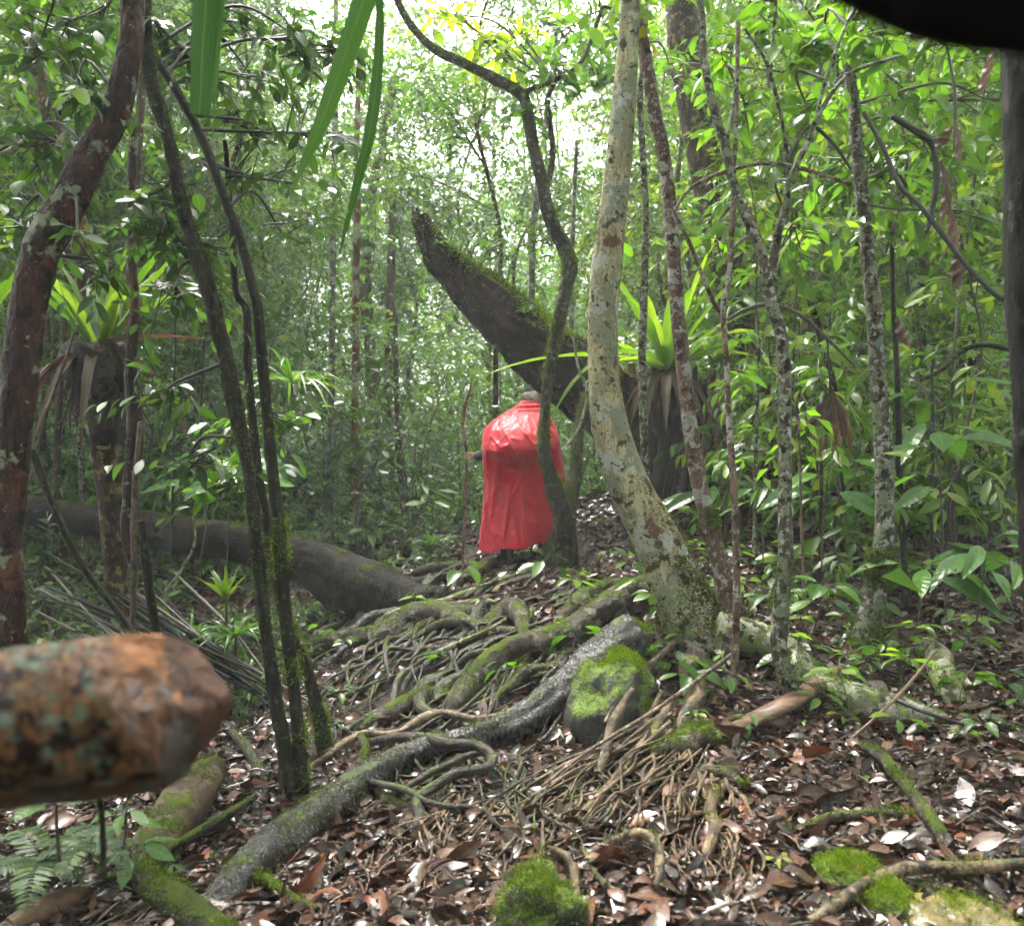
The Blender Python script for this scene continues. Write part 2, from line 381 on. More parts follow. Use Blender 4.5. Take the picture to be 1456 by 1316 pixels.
LM['strapmid'] = leafmat('leaf_strapmid', [(0, (.045, .11, .014)), (.5, (.08, .16, .018)), (1, (.20, .25, .025))], .36, .4)
LM['strapdark'] = leafmat('leaf_strapdark', [(0, (.03, .08, .012)), (.5, (.05, .13, .018)), (1, (.09, .18, .02))], .3, .45)
LM['blade'] = leafmat('leaf_blade', [(0, (.016, .050, .010)), (.6, (.028, .085, .014)), (1, (.06, .14, .02))], .5, .16, lines=26, spec=.3)
LM['moss'] = leafmat('moss_leaf', [(0, (.030, .050, .006)), (.5, (.070, .105, .010)), (1, (.17, .22, .018))], .8, .35, spec=.2, lite=True)
LM['mossbright'] = leafmat('moss_bright', [(0, (.05, .085, .006)), (.5, (.12, .18, .010)), (1, (.25, .32, .016))], .8, .4, spec=.2, lite=True)
LM['mossdark'] = leafmat('moss_dark', [(0, (.022, .035, .006)), (.6, (.055, .075, .010)), (1, (.12, .15, .02))], .8, .3, spec=.2, lite=True)
LM['litter'] = leafmat('litter_leaf', [(0, (.005, .003, .003)), (.3, (.020, .008, .007)), (.52, (.042, .017, .013)), (.72, (.076, .032, .024)), (.86, (.12, .060, .042)), (.91, (.15, .035, .010)), (.965, (.30, .11, .015)), (.985, (.08, .14, .025)), (1, (.2, .28, .04))], .29, .04, tcol=(1.3, 1, .7), spots=.6, spec=.5)
LM['dead'] = leafmat('dead_leaf', [(0, (.030, .014, .009)), (.5, (.085, .038, .024)), (1, (.17, .085, .055))], .45, .25, tcol=(1.3, .9, .7), spots=.5)

BM = {}
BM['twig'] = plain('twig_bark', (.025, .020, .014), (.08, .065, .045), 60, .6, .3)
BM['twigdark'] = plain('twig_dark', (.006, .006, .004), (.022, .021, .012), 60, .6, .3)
BM['twigpale'] = plain('twig_pale', (.09, .075, .05), (.24, .20, .13), 60, .55, .3)
BM['redbrown'] = barkmat('bark_redbrown', ((.012, .006, .005), (.060, .026, .020)), [((.17, .18, .12), 5, .62, 2.2), ((.22, .23, .16), 16, .67, 5.1), ((.085, .034, .020), 7, .62, 7.7), ((.014, .008, .007), 10, .60, 3.3)], 1.0, .45, .9)
BM['mossdark'] = barkmat('bark_mossdark', ((.008, .008, .005), (.032, .031, .018)), [((.08, .095, .05), 26, .65, 3.0)], 1.3, .55, .9, moss=.62, mosscol=((.02, .032, .005), (.07, .095, .012)))
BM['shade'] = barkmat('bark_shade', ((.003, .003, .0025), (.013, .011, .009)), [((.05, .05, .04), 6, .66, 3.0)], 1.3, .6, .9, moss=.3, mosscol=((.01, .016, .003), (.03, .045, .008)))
BM['mossy'] = barkmat('bark_mossy', ((.022, .020, .012), (.075, .068, .040)), [((.13, .15, .10), 20, .60, 1.5)], 1.2, .55, .9, moss=.75)
BM['nest'] = barkmat('bark_nest', ((.018, .010, .006), (.085, .052, .024)), [((.20, .15, .05), 12, .58, 2.0), ((.02, .014, .01), 9, .58, 6)], 1.0, .55, .9, moss=.45)
BM['white'] = barkmat('bark_white', ((.22, .18, .10), (.46, .41, .25)), [((.42, .41, .36), 5, .60, 1.0), ((.24, .25, .17), 9, .57, 4.4), ((.14, .085, .05), 6.5, .63, 9.3), ((.06, .06, .03), 13, .635, 7.1), ((.05, .055, .025), 34, .66, 3.1)], 1.0, .55, .75, moss=.34)
BM['pink'] = barkmat('bark_pink', ((.075, .042, .032), (.17, .105, .085)), [((.36, .34, .30), 9, .60, 1.7), ((.26, .25, .21), 30, .60, 3.4), ((.05, .028, .02), 16, .62, 8)], 1.2, .55, .8, moss=.22)
BM['speckle'] = barkmat('bark_speckle', ((.035, .030, .020), (.13, .11, .075)), [((.33, .33, .28), 22, .58, 2.9), ((.17, .19, .12), 8, .57, 6.6), ((.02, .018, .012), 15, .60, 4.0)], 1.4, .55, .8, moss=.42)
BM['brown'] = barkmat('bark_brown', ((.040, .028, .018), (.13, .095, .06)), [((.22, .22, .17), 12, .63, 2.5)], 1.2, .6, .8, moss=.25)
BM['hazy'] = barkmat('bark_grey', ((.06, .055, .045), (.17, .16, .13)), [((.30, .30, .25), 7, .58, 2.5)], 1.0, .6, .6, moss=.2)
BM['banded'] = barkmat('bark_banded', ((.12, .062, .030), (.19, .11, .06)), [], 1.0, .6, .5, rings=3.2)
BM['log'] = barkmat('log_wet', ((.003, .0025, .002), (.022, .016, .014)), [((.06, .06, .045), 5, .67, 3.3)], .8, .55, 1.3, moss=.42, wet=-.05)
BM['snag'] = barkmat('snag_bark', ((.006, .004, .003), (.036, .021, .014)), [((.07, .03, .015), 8, .66, 3.3)], .7, .5, 1.2, moss=.56, mosscol=((.06, .09, .008), (.20, .26, .025)), wet=-.1)
BM['stump'] = barkmat('stump_wood', ((.005, .003, .003), (.034, .017, .012)), [((.13, .06, .035), 7, .63, 4.3)], 1.0, .33, 1.0, wet=.2, stretch=(1, 1, .12))
BM['root'] = barkmat('root_bark', ((.008, .006, .005), (.045, .031, .026)), [((.12, .09, .075), 14, .64, 2.2)], 1.2, .33, .9, moss=.48, wet=.25)
BM['rootdark'] = barkmat('root_dark', ((.006, .004, .004), (.035, .024, .020)), [((.10, .08, .065), 16, .65, 2.2)], 1.3, .28, .9, moss=.40, wet=.25)
BM['rootbig'] = barkmat('root_big', ((.009, .008, .007), (.042, .037, .034)), [((.12, .12, .11), 50, .64, 2.2)], 1.2, .27, 1.0, moss=.42, wet=.35)
BM['rootmoss'] = barkmat('root_mossy', ((.022, .018, .012), (.085, .07, .05)), [((.16, .14, .11), 11, .60, 2.2)], 1.2, .42, .9, moss=.54)
BM['roottan'] = barkmat('root_tan', ((.045, .030, .016), (.21, .145, .08)), [((.03, .018, .012), 12, .59, 4.2)], 1.5, .38, .7, moss=.30, wet=.2)
BM['rootpale'] = barkmat('root_pale', ((.16, .15, .10), (.38, .37, .29)), [((.14, .17, .05), 7, .56, 3.2), ((.05, .05, .03), 12, .60, 5.2)], 1.2, .5, .8, moss=.38)
BM['cutlog'] = barkmat('cut_log', ((.07, .035, .018), (.23, .11, .05)), [((.11, .14, .095), 26, .575, 2.8), ((.17, .20, .15), 60, .60, 3.1), ((.02, .010, .008), 30, .58, 5.2), ((.20, .10, .035), 44, .60, 6.1)], 1.6, .6, 1.2, stretch=(.3, 1, 1))
BM['endgrain'] = barkmat('cut_wood', ((.030, .018, .015), (.13, .065, .038)), [((.075, .06, .055), 7, .60, 1.2), ((.20, .085, .035), 12, .60, 4.0)], 1.2, .5, .8)
BM['plank'] = plain('weathered_wood', (.045, .024, .012), (.17, .09, .045), 30, .45, .8, stretch=(.2, 1, 1))
BM['rot'] = barkmat('rotten_wood', ((.030, .020, .012), (.115, .080, .050)), [], 1.2, .5, .9, moss=.45)
BM['fibre'] = plain('fibrous_roots', (.012, .008, .005), (.05, .03, .018), 50, .7, .9, dist=.02)
BM['redfibre'] = plain('red_fibre', (.05, .018, .010), (.15, .06, .03), 70, .6, .5)
def rockmat():
    t = NT('mossy_rock'); co = obco(t); b = t.noise(co, 9, 5, .65, 1); f = t.noise(co, 60, 4, .7, 2)
    col = t.mix(t.sstep(b, .35, .65), (.014, .015, .011), (.060, .060, .045))
    ge = t.n('ShaderNodeNewGeometry'); sn = t.n('ShaderNodeSeparateXYZ'); t.put(sn, 0, ge.outputs['Normal'])
    m = t.sstep(t.math('ADD', t.math('MULTIPLY', sn.outputs[2], .35), t.noise(co, 12, 5, .7, 6)), .60, .70)
    mc = t.mix(t.sstep(f, .4, .6), (.045, .075, .008), (.13, .20, .014))
    return t.done(t.bsdf(t.mix(m, col, mc), t.math('ADD', .45, t.math('MULTIPLY', m, .4)), t.bump(t.math('ADD', t.math('ADD', b, f), t.math('MULTIPLY', m, .5)), .9, .02), .5))
BM['rock'] = rockmat()
BM['tanrock'] = plain('tan_stone', (.05, .036, .014), (.19, .14, .06), 14, .4, .8)
def soilmat():
    t = NT('forest_soil'); co = obco(t); b = t.noise(co, 3, 6, .6, 1); f = t.noise(co, 45, 5, .7, 2); g = t.noise(co, 140, 3, .7, 7)
    col = t.mix(t.sstep(f, .35, .68), (.008, .005, .004), (.045, .023, .014)); col = t.mix(t.sstep(b, .52, .62), col, (.040, .020, .012))
    col = t.mix(t.sstep(g, .6, .7), col, (.13, .085, .05))
    m = t.sstep(t.noise(co, 4.2, 5, .7, 11), .60, .66); col = t.mix(t.math('MULTIPLY', m, .8), col, (.055, .085, .012))
    return t.done(t.bsdf(col, t.math('ADD', .28, t.math('MULTIPLY', f, .4)), t.bump(t.math('ADD', f, g), 1.0, .02), .5))
BM['soil'] = soilmat()
def clothmat():
    t = NT('red_nylon'); co = obco(t); n1 = t.noise(co, 5, 3, .5, 1); n2 = t.noise(co, 30, 3, .6, 2); n3 = t.noise(co, 11, 2, .5, 5, (1, 1, .3))
    col = t.mix(n1, (.58, .002, .018), (.72, .004, .032))
    dr = t.sstep(t.noise(co, 130, 1, .5, 7), .70, .74)
    h = t.math('ADD', t.math('MULTIPLY', n3, 1.0), t.math('MULTIPLY', n2, .3)); h = t.math('ADD', h, t.math('MULTIPLY', t.math('ABSOLUTE', t.math('SUBTRACT', t.noise(co, 14, 3, .55, 21, (1, 1, .55)), .5)), -1.2))
    a = t.bsdf(col, t.math('SUBTRACT', .42, t.math('MULTIPLY', dr, .25)), t.bump(t.math('ADD', h, t.math('MULTIPLY', dr, .1)), .35, .05), .5, Sheen_Weight=.15)
    b = t.n('ShaderNodeBsdfTranslucent'); t.put(b, 'Color', (.7, .006, .03))
    mx = t.n('ShaderNodeMixShader'); mx.inputs[0].default_value = .22; t.t.links.new(a, mx.inputs[1]); t.t.links.new(b.outputs[0], mx.inputs[2])
    return t.done(mx.outputs[0])
BM['cloth'] = clothmat()
BM['jacket'] = plain('dark_jacket', (.012, .013, .018), (.03, .032, .042), 30, .55, .3)
BM['skin'] = plain('skin', (.30, .16, .11), (.42, .24, .17), 40, .5, .2)
BM['hair'] = plain('hair', (.07, .045, .028), (.22, .16, .11), 60, .5, .6, stretch=(1, 1, .2))
BM['boot'] = plain('boot_leather', (.02, .014, .012), (.07, .045, .035), 40, .45, .4)
BM['black'] = plain('black_fabric', (.002, .002, .0022), (.004, .004, .0045), 60, .85, .2, .1)
# ------------------------------------------------------------------ helpers that turn photo paths into world paths
def path(px, d0, d1):
    a = np.array([p[:2] for p in px], float); s = np.concatenate([[0], np.cumsum(np.linalg.norm(np.diff(a, axis=0), axis=1))]); s /= max(s[-1], 1e-6)
    pts, rad = [], []
    for p, t in zip(px, s):
        d = p[3] if len(p) > 3 else d0*(1-t)+d1*t
        pts.append(P(p[0], p[1], d)); rad.append(p[2]/2/F*d)
    return np.array(pts), np.array(rad)
def moss_tufts(name, V, D, n, size, mat, parent, upw=.2, stuff=False, spread=.6, seed=0, patch=6.0, th=0.0, tpl=None):
    rng = np.random.default_rng(seed)
    w = np.clip(upw+D[:, 2], 0.02, None)*(fbm(V*patch+seed, 2, seed) > th)
    if w.sum() <= 0: return None
    i = rng.choice(len(V), n, p=w/w.sum())
    p = V[i]+rng.normal(0, size*.6, (n, 3)); d = D[i]+rng.normal(0, spread, (n, 3))
    o = obj(name, [leaves(p, d, rdir(n, rng), size*rng.uniform(.5, 1.4, n), TPL_LO if tpl is None else tpl, rng=rng)], LM[mat], parent)
    if stuff: o['kind'] = 'stuff'
    return o
def crown(parent, anchors, blobs, mat='mid', ls=.08, tpl=TPL_MID, twig='twig', m=9, L=.35, rng=None, conn=True, droop=.3, flat=.5, name='crown'):
    """blobs = (u, v, radius px, depth, number of sprays); each is joined to the nearest anchor by a thin branch"""
    rng = rng or np.random.default_rng(len(blobs)*7+3)
    lv, tw = [], []; anchors = np.asarray(anchors)
    for (u, v, r, d, k) in blobs:
        c = P(u, v, d); R = r/F*d
        o = rdir(k, rng)*(rng.random((k, 1))**.45)*R
        S = c+o*np.array([1, .9, .8]); dirs = nrm(nrm(o)+rdir(k, rng)*.9)
        lc, tc = sprays(S-dirs*L*.5, dirs, L*rng.uniform(.6, 1.3, k), m, ls, droop, rng, .0035, tpl, flat=flat)
        lv.append(lc); tw.append(tc)
        if conn:
            a = anchors[np.argmin(np.linalg.norm(anchors-c, axis=1))]
            w = (a+c)/2+rng.normal(0, .06, 3)+np.array([0, 0, .08])
            tw += T([a, w, c], [.010, .008, .005], sides=6, seg=.05, amp=.1)
            for q in range(min(k, 7)):
                e = S[q]; tw += T([c+(a-c)*rng.uniform(0, .5), (c+e)/2+rng.normal(0, .05, 3), e], [.005, .004, .0025], sides=4, seg=.08, amp=0, cap=False)
    b = obj('branches', tw, BM[twig], parent)
    return obj(name, lv, LM[mat], parent)
def tree(name, label, cat, px, d0, d1, bark, sides=14, wk=1.0, seg=.03, amp=.1, freq=14, seed=0, group=None, ground=True, stems=()):
    pts, rad = path(px, d0, d1); rad = rad*wk
    base = pts[-1].copy()
    if ground: base[2] = hz(base[0], base[1])
    t = thing(name, label, cat, base, group)
    ch, V, D, c = tube(pts, rad, sides=sides, seg=seg, amp=amp, freq=freq, seed=seed); ch = fix(ch)
    allc = c; Vs, Ds = [V], [D]
    for k, (sp, a, b) in enumerate(stems):
        q, r = path(sp, a, b); c2, v2, n2, cc = tube(q, r, sides=10, seg=seg, amp=amp, freq=freq, seed=seed+k+1); ch += fix(c2); allc = np.vstack([allc, cc]); Vs.append(v2); Ds.append(n2)
    tr = obj('trunk', ch, BM[bark], t)
    return t, np.vstack(Vs), np.vstack(Ds), allc
def gd(u, v): return G(u, v)[1]
def tolist(px, base_uv=None): return px

# ------------------------------------------------------------------ ground, litter
i, j = np.meshgrid(np.arange(len(GX)-1), np.arange(len(GY)-1), indexing='ij'); ny = len(GY)
gf = np.stack([i*ny+j, (i+1)*ny+j, (i+1)*ny+j+1, i*ny+j+1], -1).reshape(-1, 4)
g = obj('ground', [(np.stack([XX, YY, ZZ], -1).reshape(-1, 3), gf, None)], BM['soil'], attr=False); tag(g, kind='structure')
def litter():
    rng = np.random.default_rng(5); ch = []
    for (y0, y1, dens, s0, s1, tpl) in ((1.9, 6, 2100, .035, .115, TPL_MED), (6, 12, 900, .05, .12, TPL_MID), (12, 24, 160, .09, .18, TPL_LO)):
        xm = .62*y1+.6; n = int(dens*2*xm*(y1-y0)); x = rng.uniform(-xm, xm, n); y = rng.uniform(y0, y1, n)
        k = np.abs(x) < .62*y+.6
        um = CX+x/y*F; vm = CY+(CZ-hz(x, y))/y*F
        keep = np.ones(n)
        m = np.exp(-(((x+.15)/1.15)**2+((y-4.9)/1.3)**2)); keep -= .35*m                  # the root mound is barer
        keep -= .3*((x < -.3) & (y > 3.6)); keep -= .35*(fbm(np.stack([x*1.3, y*1.3, 0*x], -1), 2, 4) > .22)
        k &= rng.random(n) < keep
        x, y = x[k], y[k]; n = len(x); N = gn(x, y)
        p = np.stack([x, y, hz(x, y)+rng.uniform(.003, .035, n)], -1)
        d = nrm(rng.normal(0, 1, (n, 3))*np.array([1, 1, .0])); d = nrm(d-N*(d*N).sum(-1, keepdims=True)+N*rng.normal(.05, .28, (n, 1)))
        sz = rng.uniform(s0, s1, n)*rng.choice([.55, 1, 1.35], n, p=[.5, .38, .12])
        q3 = rng.integers(0, 3, n) if tpl is not TPL_LO else np.zeros(n, int)
        for w_, tp in enumerate((tpl, leaf_tpl(5, 3, .5, .5, 1.3, .8), leaf_tpl(5, 3, .26, -.4, .9, 1.2))):
            m_ = q3 == w_; ch.append(leaves(p[m_], d[m_], (N+rng.normal(0, .55, (n, 3)))[m_], sz[m_], tp, rng.random(m_.sum()), .4, rng, torn=.018))
    n = 60000; y = rng.uniform(1.9, 7.5, n); x = rng.uniform(-.66, .66, n)*y; p = np.stack([x, y, hz(x, y)+rng.uniform(.001, .03, n)], -1)
    ch.append(leaves(p, rdir(n, rng)*[1, 1, .3], np.array([0, 0, 1.])+rng.normal(0, .5, (n, 3)), rng.uniform(.008, .034, n), TPL_LO, rng.random(n)*.93, .5, rng))
    o = obj('leaf_litter', ch, LM['litter'], attr=True); tag(o, 'wet brown and purplish fallen leaves covering the slope', 'leaf litter', kind='stuff')
    # bits of twig in the litter
    ch = []
    for q in range(900):
        y = rng.uniform(2.2, 7.5); x = rng.uniform(-.6*y, .6*y); a = rng.uniform(0, 6.28); L = rng.uniform(.06, .35)
        e = np.array([math.cos(a), math.sin(a)])*L/2; pts = []
        for s in (-1, -.3, .4, 1): X, Y = x+e[0]*s+rng.normal(0, .012), y+e[1]*s+rng.normal(0, .012); pts.append([X, Y, hz(X, Y)+.018+rng.uniform(0, .02)])
        r = rng.uniform(.0015, .005); ch += T(pts, [r, r, r*.9, r*.6], sides=5, seg=.03, amp=.1)
    o = obj('fallen_twigs', ch, BM['twig']); tag(o, 'small broken twigs scattered among the fallen leaves', 'twigs', kind='stuff')
litter()

# ------------------------------------------------------------------ haze
def haze():
    x0, x1, y0, y1, z0, z1 = -88, 88, -20, 93, float(ZZ.min())-1, 26
    v = np.array([[x, y, z] for x in (x0, x1) for y in (y0, y1) for z in (z0, z1)], float)
    f = np.array([[0, 1, 3, 2], [4, 6, 7, 5], [0, 4, 5, 1], [2, 3, 7, 6], [0, 2, 6, 4], [1, 5, 7, 3]])
    t = NT('mist'); pv = t.n('ShaderNodeVolumePrincipled'); t.put(pv, 'Color', (.93, .97, .95)); t.put(pv, 'Density', HAZE); t.put(pv, 'Anisotropy', .1)
    t.t.links.new(pv.outputs[0], t.out.inputs[1])
    o = obj('haze', [(v, f, None)], t.m, attr=False); o.data.polygons.foreach_set('use_smooth', [False]*6); tag(o, 'pale mist between the trees', 'haze', kind='stuff')
HAZE = .0032
haze()

# ------------------------------------------------------------------ main trees
# big leaning tree at the left edge
tA, VA, DA, cA = tree('leaning_tree', 'dark red brown tree with pale lichen leaning across the left edge', 'tree',
 [(212,-420,40),(205,-200,40),(190,-30,36),(186,60,40),(165,155,46),(128,223,52),(95,292,58),(58,360,60),(40,440,58),(27,560,56),(17,670,54),(8,780,50),(8,860,60),(0,960,80)], 3.9, 3.5, 'redbrown', 60, .78, .012, .09, 14, 3, ground=False)
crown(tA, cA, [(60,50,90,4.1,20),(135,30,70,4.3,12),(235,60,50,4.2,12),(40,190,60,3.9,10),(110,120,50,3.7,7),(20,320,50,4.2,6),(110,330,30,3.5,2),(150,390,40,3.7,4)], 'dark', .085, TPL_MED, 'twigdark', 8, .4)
# tree carrying the left nest fern
tB, VB, DB, cB = tree('nest_tree', 'brown tree at left carrying a dark fern root ball', 'tree',
 [(30,-200,24),(38,17,26),(69,155,28),(92,233,30),(112,330,32),(128,430,34),(137,550,38),(150,650,40),(160,740,38),(165,830,36),(170,905,46)], 6.2, 6.3, 'nest', 32, .85, .02, .12, 12, 5)
crown(tB, cB, [(20,60,80,6.8,16),(110,200,70,6.6,12),(30,300,60,6.8,8),(60,420,40,6.5,5)], 'mid', .10, TPL_MED, 'twigdark', 9, .45)
# three slender dark stems
tC, VC, DC, cC = tree('slender_tree', 'dark mossy slender tree leaning right, thickest of the slim stems left of centre', 'tree',
 [(190,-300,16),(205,-60,18),(213,100,22),(237,189,23),(254,275,24),(275,343,26),(296,412,28),(319,499,27),(330,550,28),(343,619,24),(354,670,22),(364,773,22),(374,859,22),(388,969,22),(405,1072,26),(416,1150,36)], 4.0, 3.95, 'mossdark', 28, .74, .014, .22, 26, 7)
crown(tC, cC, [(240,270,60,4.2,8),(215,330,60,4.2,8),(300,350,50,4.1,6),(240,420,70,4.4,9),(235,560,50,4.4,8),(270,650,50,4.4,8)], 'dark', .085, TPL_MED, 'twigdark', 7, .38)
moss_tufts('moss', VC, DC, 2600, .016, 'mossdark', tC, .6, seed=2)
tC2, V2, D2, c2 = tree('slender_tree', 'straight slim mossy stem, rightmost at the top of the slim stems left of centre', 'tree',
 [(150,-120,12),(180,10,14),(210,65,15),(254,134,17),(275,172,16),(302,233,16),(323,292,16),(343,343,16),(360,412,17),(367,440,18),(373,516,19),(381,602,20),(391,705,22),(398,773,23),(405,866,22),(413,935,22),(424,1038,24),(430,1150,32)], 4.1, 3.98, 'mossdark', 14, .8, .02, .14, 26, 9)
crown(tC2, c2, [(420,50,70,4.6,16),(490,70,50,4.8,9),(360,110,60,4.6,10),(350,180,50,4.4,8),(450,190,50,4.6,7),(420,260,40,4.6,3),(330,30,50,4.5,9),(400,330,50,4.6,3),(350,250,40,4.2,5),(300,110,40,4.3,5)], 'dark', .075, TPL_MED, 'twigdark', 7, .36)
moss_tufts('moss', V2[V2[:, 2] < 1.2], D2[V2[:, 2] < 1.2], 3200, .014, 'moss', tC2, .6, seed=3)
tC3, V3, D3, c3 = tree('slender_tree', 'thin mossy stem of the slim stems left of centre that meets the ground farthest right', 'tree',
 [(320,200,8),(330,326,11),(335,412,12),(350,440,13),(352,499,14),(356,567,15),(368,680,17),(385,780,19),(410,893,22),(436,952,22),(452,1010,23),(464,1072,28)], 4.6, 4.55, 'mossdark', 12, .85, .02, .14, 26, 12)
crown(tC3, c3, [(345,600,60,4.9,12),(390,590,40,4.8,6),(330,690,50,5,8)], 'mid', .10, TPL_MED, 'twigdark', 6, .35)
moss_tufts('moss', V3[V3[:, 2] < 1.0], D3[V3[:, 2] < 1.0], 2600, .015, 'moss', tC3, .6, seed=4)
# tree in front of the walker
dS = gd(800, 792)
tS, VS, DS, cS = tree('crooked_tree', 'crooked mossy tree growing just in front of the red poncho', 'tree',
 [(540,-60,9,6.9),(576,24,12,6.9),(617,69,14,6.9),(659,89,15,6.9),(703,113,17,6.9),(741,134,19,6.9),(751,165,20,6.9),(758,206,20,6.9),(770,258,20,6.9),(782,309,22,6.9),(802,350,24,7.0),(811,380,24,7.0),(803,412,20,7.0),(797,446,21,7.0),(787,499,18,7.1),(776,567,18,7.2),(774,636,19,7.2),(782,675,23,7.3),(793,708,30,7.4),(802,735,36,7.5),(804,765,36,7.6),(801,800,48,7.7)], 6.9, 7.6, 'mossy', 14, .9, .03, .16, 16, 21, stems=(
 ([(779,265,8),(786,215,9),(781,170,9),(779,140,8),(790,115,6)], 6.9, 6.9), ([(806,745,26),(812,700,24),(819,660,20),(822,615,16),(835,560,12)], 7.5, 7.7), ([(741,134,8),(820,95,7),(850,30,6),(860,10,5),(890,30,4)], 6.9, 6.8)))
crown(tS, cS, [(790,92,26,6.8,5),(765,155,24,6.8,5),(805,120,22,6.8,4),(800,45,60,7.6,10),(860,40,50,7.6,9),(845,110,40,7.6,6)], 'mid', .12, TPL_MED, 'twig', 6, .28)
moss_tufts('moss', VS[VS[:, 2] < 3.4], DS[VS[:, 2] < 3.4], 6500, .015, 'moss', tS, .5, seed=6)
crown(tS, cS[-30:], [(690,60,34,6.9,8),(640,20,40,7,8),(740,45,40,7,6),(720,80,20,6.9,3),(700,55,20,6.9,3)], 'yellow', .10, TPL_MED, 'twig', 6, .3, name='young_leaves')
# pale tree right of centre
tG, VG, DG, cG = tree('pale_tree', 'pale lichen covered tree curving down right of centre onto a net of roots', 'tree',
 [(900,-420,30,5.0),(898,-200,30,5.0),(896,0,29,5.0),(890,103,33,5.0),(882,206,38,5.0),(872,292,42,5.0),(862,378,44,5.0),(857,450,44,5.0),(858,516,47,5.0),(864,585,52,5.0),(878,643,58,5.0),(902,705,64,5.0),(930,760,70,5.0),(956,822,80,5.0),(980,875,92,5.0),(1003,935,110,5.0),(1015,985,120,5.05)], 5, 5, 'white', 64, .9, .012, .07, 10, 31, ground=False)
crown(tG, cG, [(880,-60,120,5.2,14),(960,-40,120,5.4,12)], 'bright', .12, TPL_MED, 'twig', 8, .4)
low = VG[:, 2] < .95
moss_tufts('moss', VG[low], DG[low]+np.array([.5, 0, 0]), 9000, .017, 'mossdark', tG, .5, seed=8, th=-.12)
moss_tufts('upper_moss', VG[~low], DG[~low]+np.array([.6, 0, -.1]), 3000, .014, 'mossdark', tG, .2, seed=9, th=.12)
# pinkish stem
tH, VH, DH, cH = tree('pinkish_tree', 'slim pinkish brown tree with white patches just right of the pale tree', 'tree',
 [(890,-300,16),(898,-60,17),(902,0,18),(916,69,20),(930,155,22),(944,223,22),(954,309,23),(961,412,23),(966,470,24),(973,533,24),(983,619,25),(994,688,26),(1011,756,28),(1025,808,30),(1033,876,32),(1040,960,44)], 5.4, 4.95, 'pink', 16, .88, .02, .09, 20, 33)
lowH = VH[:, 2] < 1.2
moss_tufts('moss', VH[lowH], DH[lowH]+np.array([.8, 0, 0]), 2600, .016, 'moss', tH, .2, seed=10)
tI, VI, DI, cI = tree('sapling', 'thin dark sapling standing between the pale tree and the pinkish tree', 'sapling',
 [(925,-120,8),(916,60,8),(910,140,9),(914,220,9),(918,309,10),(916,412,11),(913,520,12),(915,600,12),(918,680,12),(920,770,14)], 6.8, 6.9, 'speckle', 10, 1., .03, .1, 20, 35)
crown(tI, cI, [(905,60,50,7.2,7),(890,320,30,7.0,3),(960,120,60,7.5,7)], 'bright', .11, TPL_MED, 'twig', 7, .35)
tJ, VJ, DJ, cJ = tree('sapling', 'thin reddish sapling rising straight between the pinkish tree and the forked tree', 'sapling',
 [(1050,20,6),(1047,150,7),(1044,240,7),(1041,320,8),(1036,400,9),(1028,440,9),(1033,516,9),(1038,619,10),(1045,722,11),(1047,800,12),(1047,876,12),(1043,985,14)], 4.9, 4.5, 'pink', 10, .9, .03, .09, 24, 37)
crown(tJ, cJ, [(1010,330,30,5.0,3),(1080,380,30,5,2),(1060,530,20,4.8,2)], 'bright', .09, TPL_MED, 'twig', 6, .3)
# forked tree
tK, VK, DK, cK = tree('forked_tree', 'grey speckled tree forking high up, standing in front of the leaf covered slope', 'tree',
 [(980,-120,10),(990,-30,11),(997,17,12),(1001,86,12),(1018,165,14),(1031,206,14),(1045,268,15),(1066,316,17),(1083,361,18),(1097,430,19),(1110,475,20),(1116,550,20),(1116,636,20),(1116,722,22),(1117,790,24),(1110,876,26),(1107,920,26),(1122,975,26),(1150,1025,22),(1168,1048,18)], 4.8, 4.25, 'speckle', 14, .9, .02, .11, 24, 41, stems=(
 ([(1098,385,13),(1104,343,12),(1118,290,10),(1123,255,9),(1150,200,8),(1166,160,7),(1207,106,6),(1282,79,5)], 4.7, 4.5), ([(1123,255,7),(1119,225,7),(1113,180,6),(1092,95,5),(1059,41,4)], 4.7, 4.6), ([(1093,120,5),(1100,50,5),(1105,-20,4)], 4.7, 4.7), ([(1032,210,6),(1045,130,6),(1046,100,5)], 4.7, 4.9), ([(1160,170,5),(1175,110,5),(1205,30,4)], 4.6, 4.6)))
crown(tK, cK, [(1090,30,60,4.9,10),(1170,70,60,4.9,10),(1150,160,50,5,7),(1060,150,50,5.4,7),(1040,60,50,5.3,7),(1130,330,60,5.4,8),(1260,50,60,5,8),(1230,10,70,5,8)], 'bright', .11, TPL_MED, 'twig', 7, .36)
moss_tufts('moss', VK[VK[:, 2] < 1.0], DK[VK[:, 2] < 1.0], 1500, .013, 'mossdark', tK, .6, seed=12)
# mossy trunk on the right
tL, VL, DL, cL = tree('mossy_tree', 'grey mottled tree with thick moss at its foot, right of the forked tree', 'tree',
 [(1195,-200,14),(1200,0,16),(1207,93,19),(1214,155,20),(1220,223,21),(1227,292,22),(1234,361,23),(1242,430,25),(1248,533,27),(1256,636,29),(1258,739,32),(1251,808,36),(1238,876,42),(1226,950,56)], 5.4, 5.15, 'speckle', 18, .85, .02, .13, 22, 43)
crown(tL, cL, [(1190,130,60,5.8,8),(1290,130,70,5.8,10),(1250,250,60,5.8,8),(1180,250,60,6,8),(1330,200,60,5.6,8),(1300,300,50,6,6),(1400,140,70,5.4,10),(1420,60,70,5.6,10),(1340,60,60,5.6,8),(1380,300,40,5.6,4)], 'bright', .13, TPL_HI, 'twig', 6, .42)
lowL = VL[:, 2] < .95
moss_tufts('moss', VL[lowL], DL[lowL], 5200, .022, 'moss', tL, .6, seed=13, spread=.8, th=-.3)
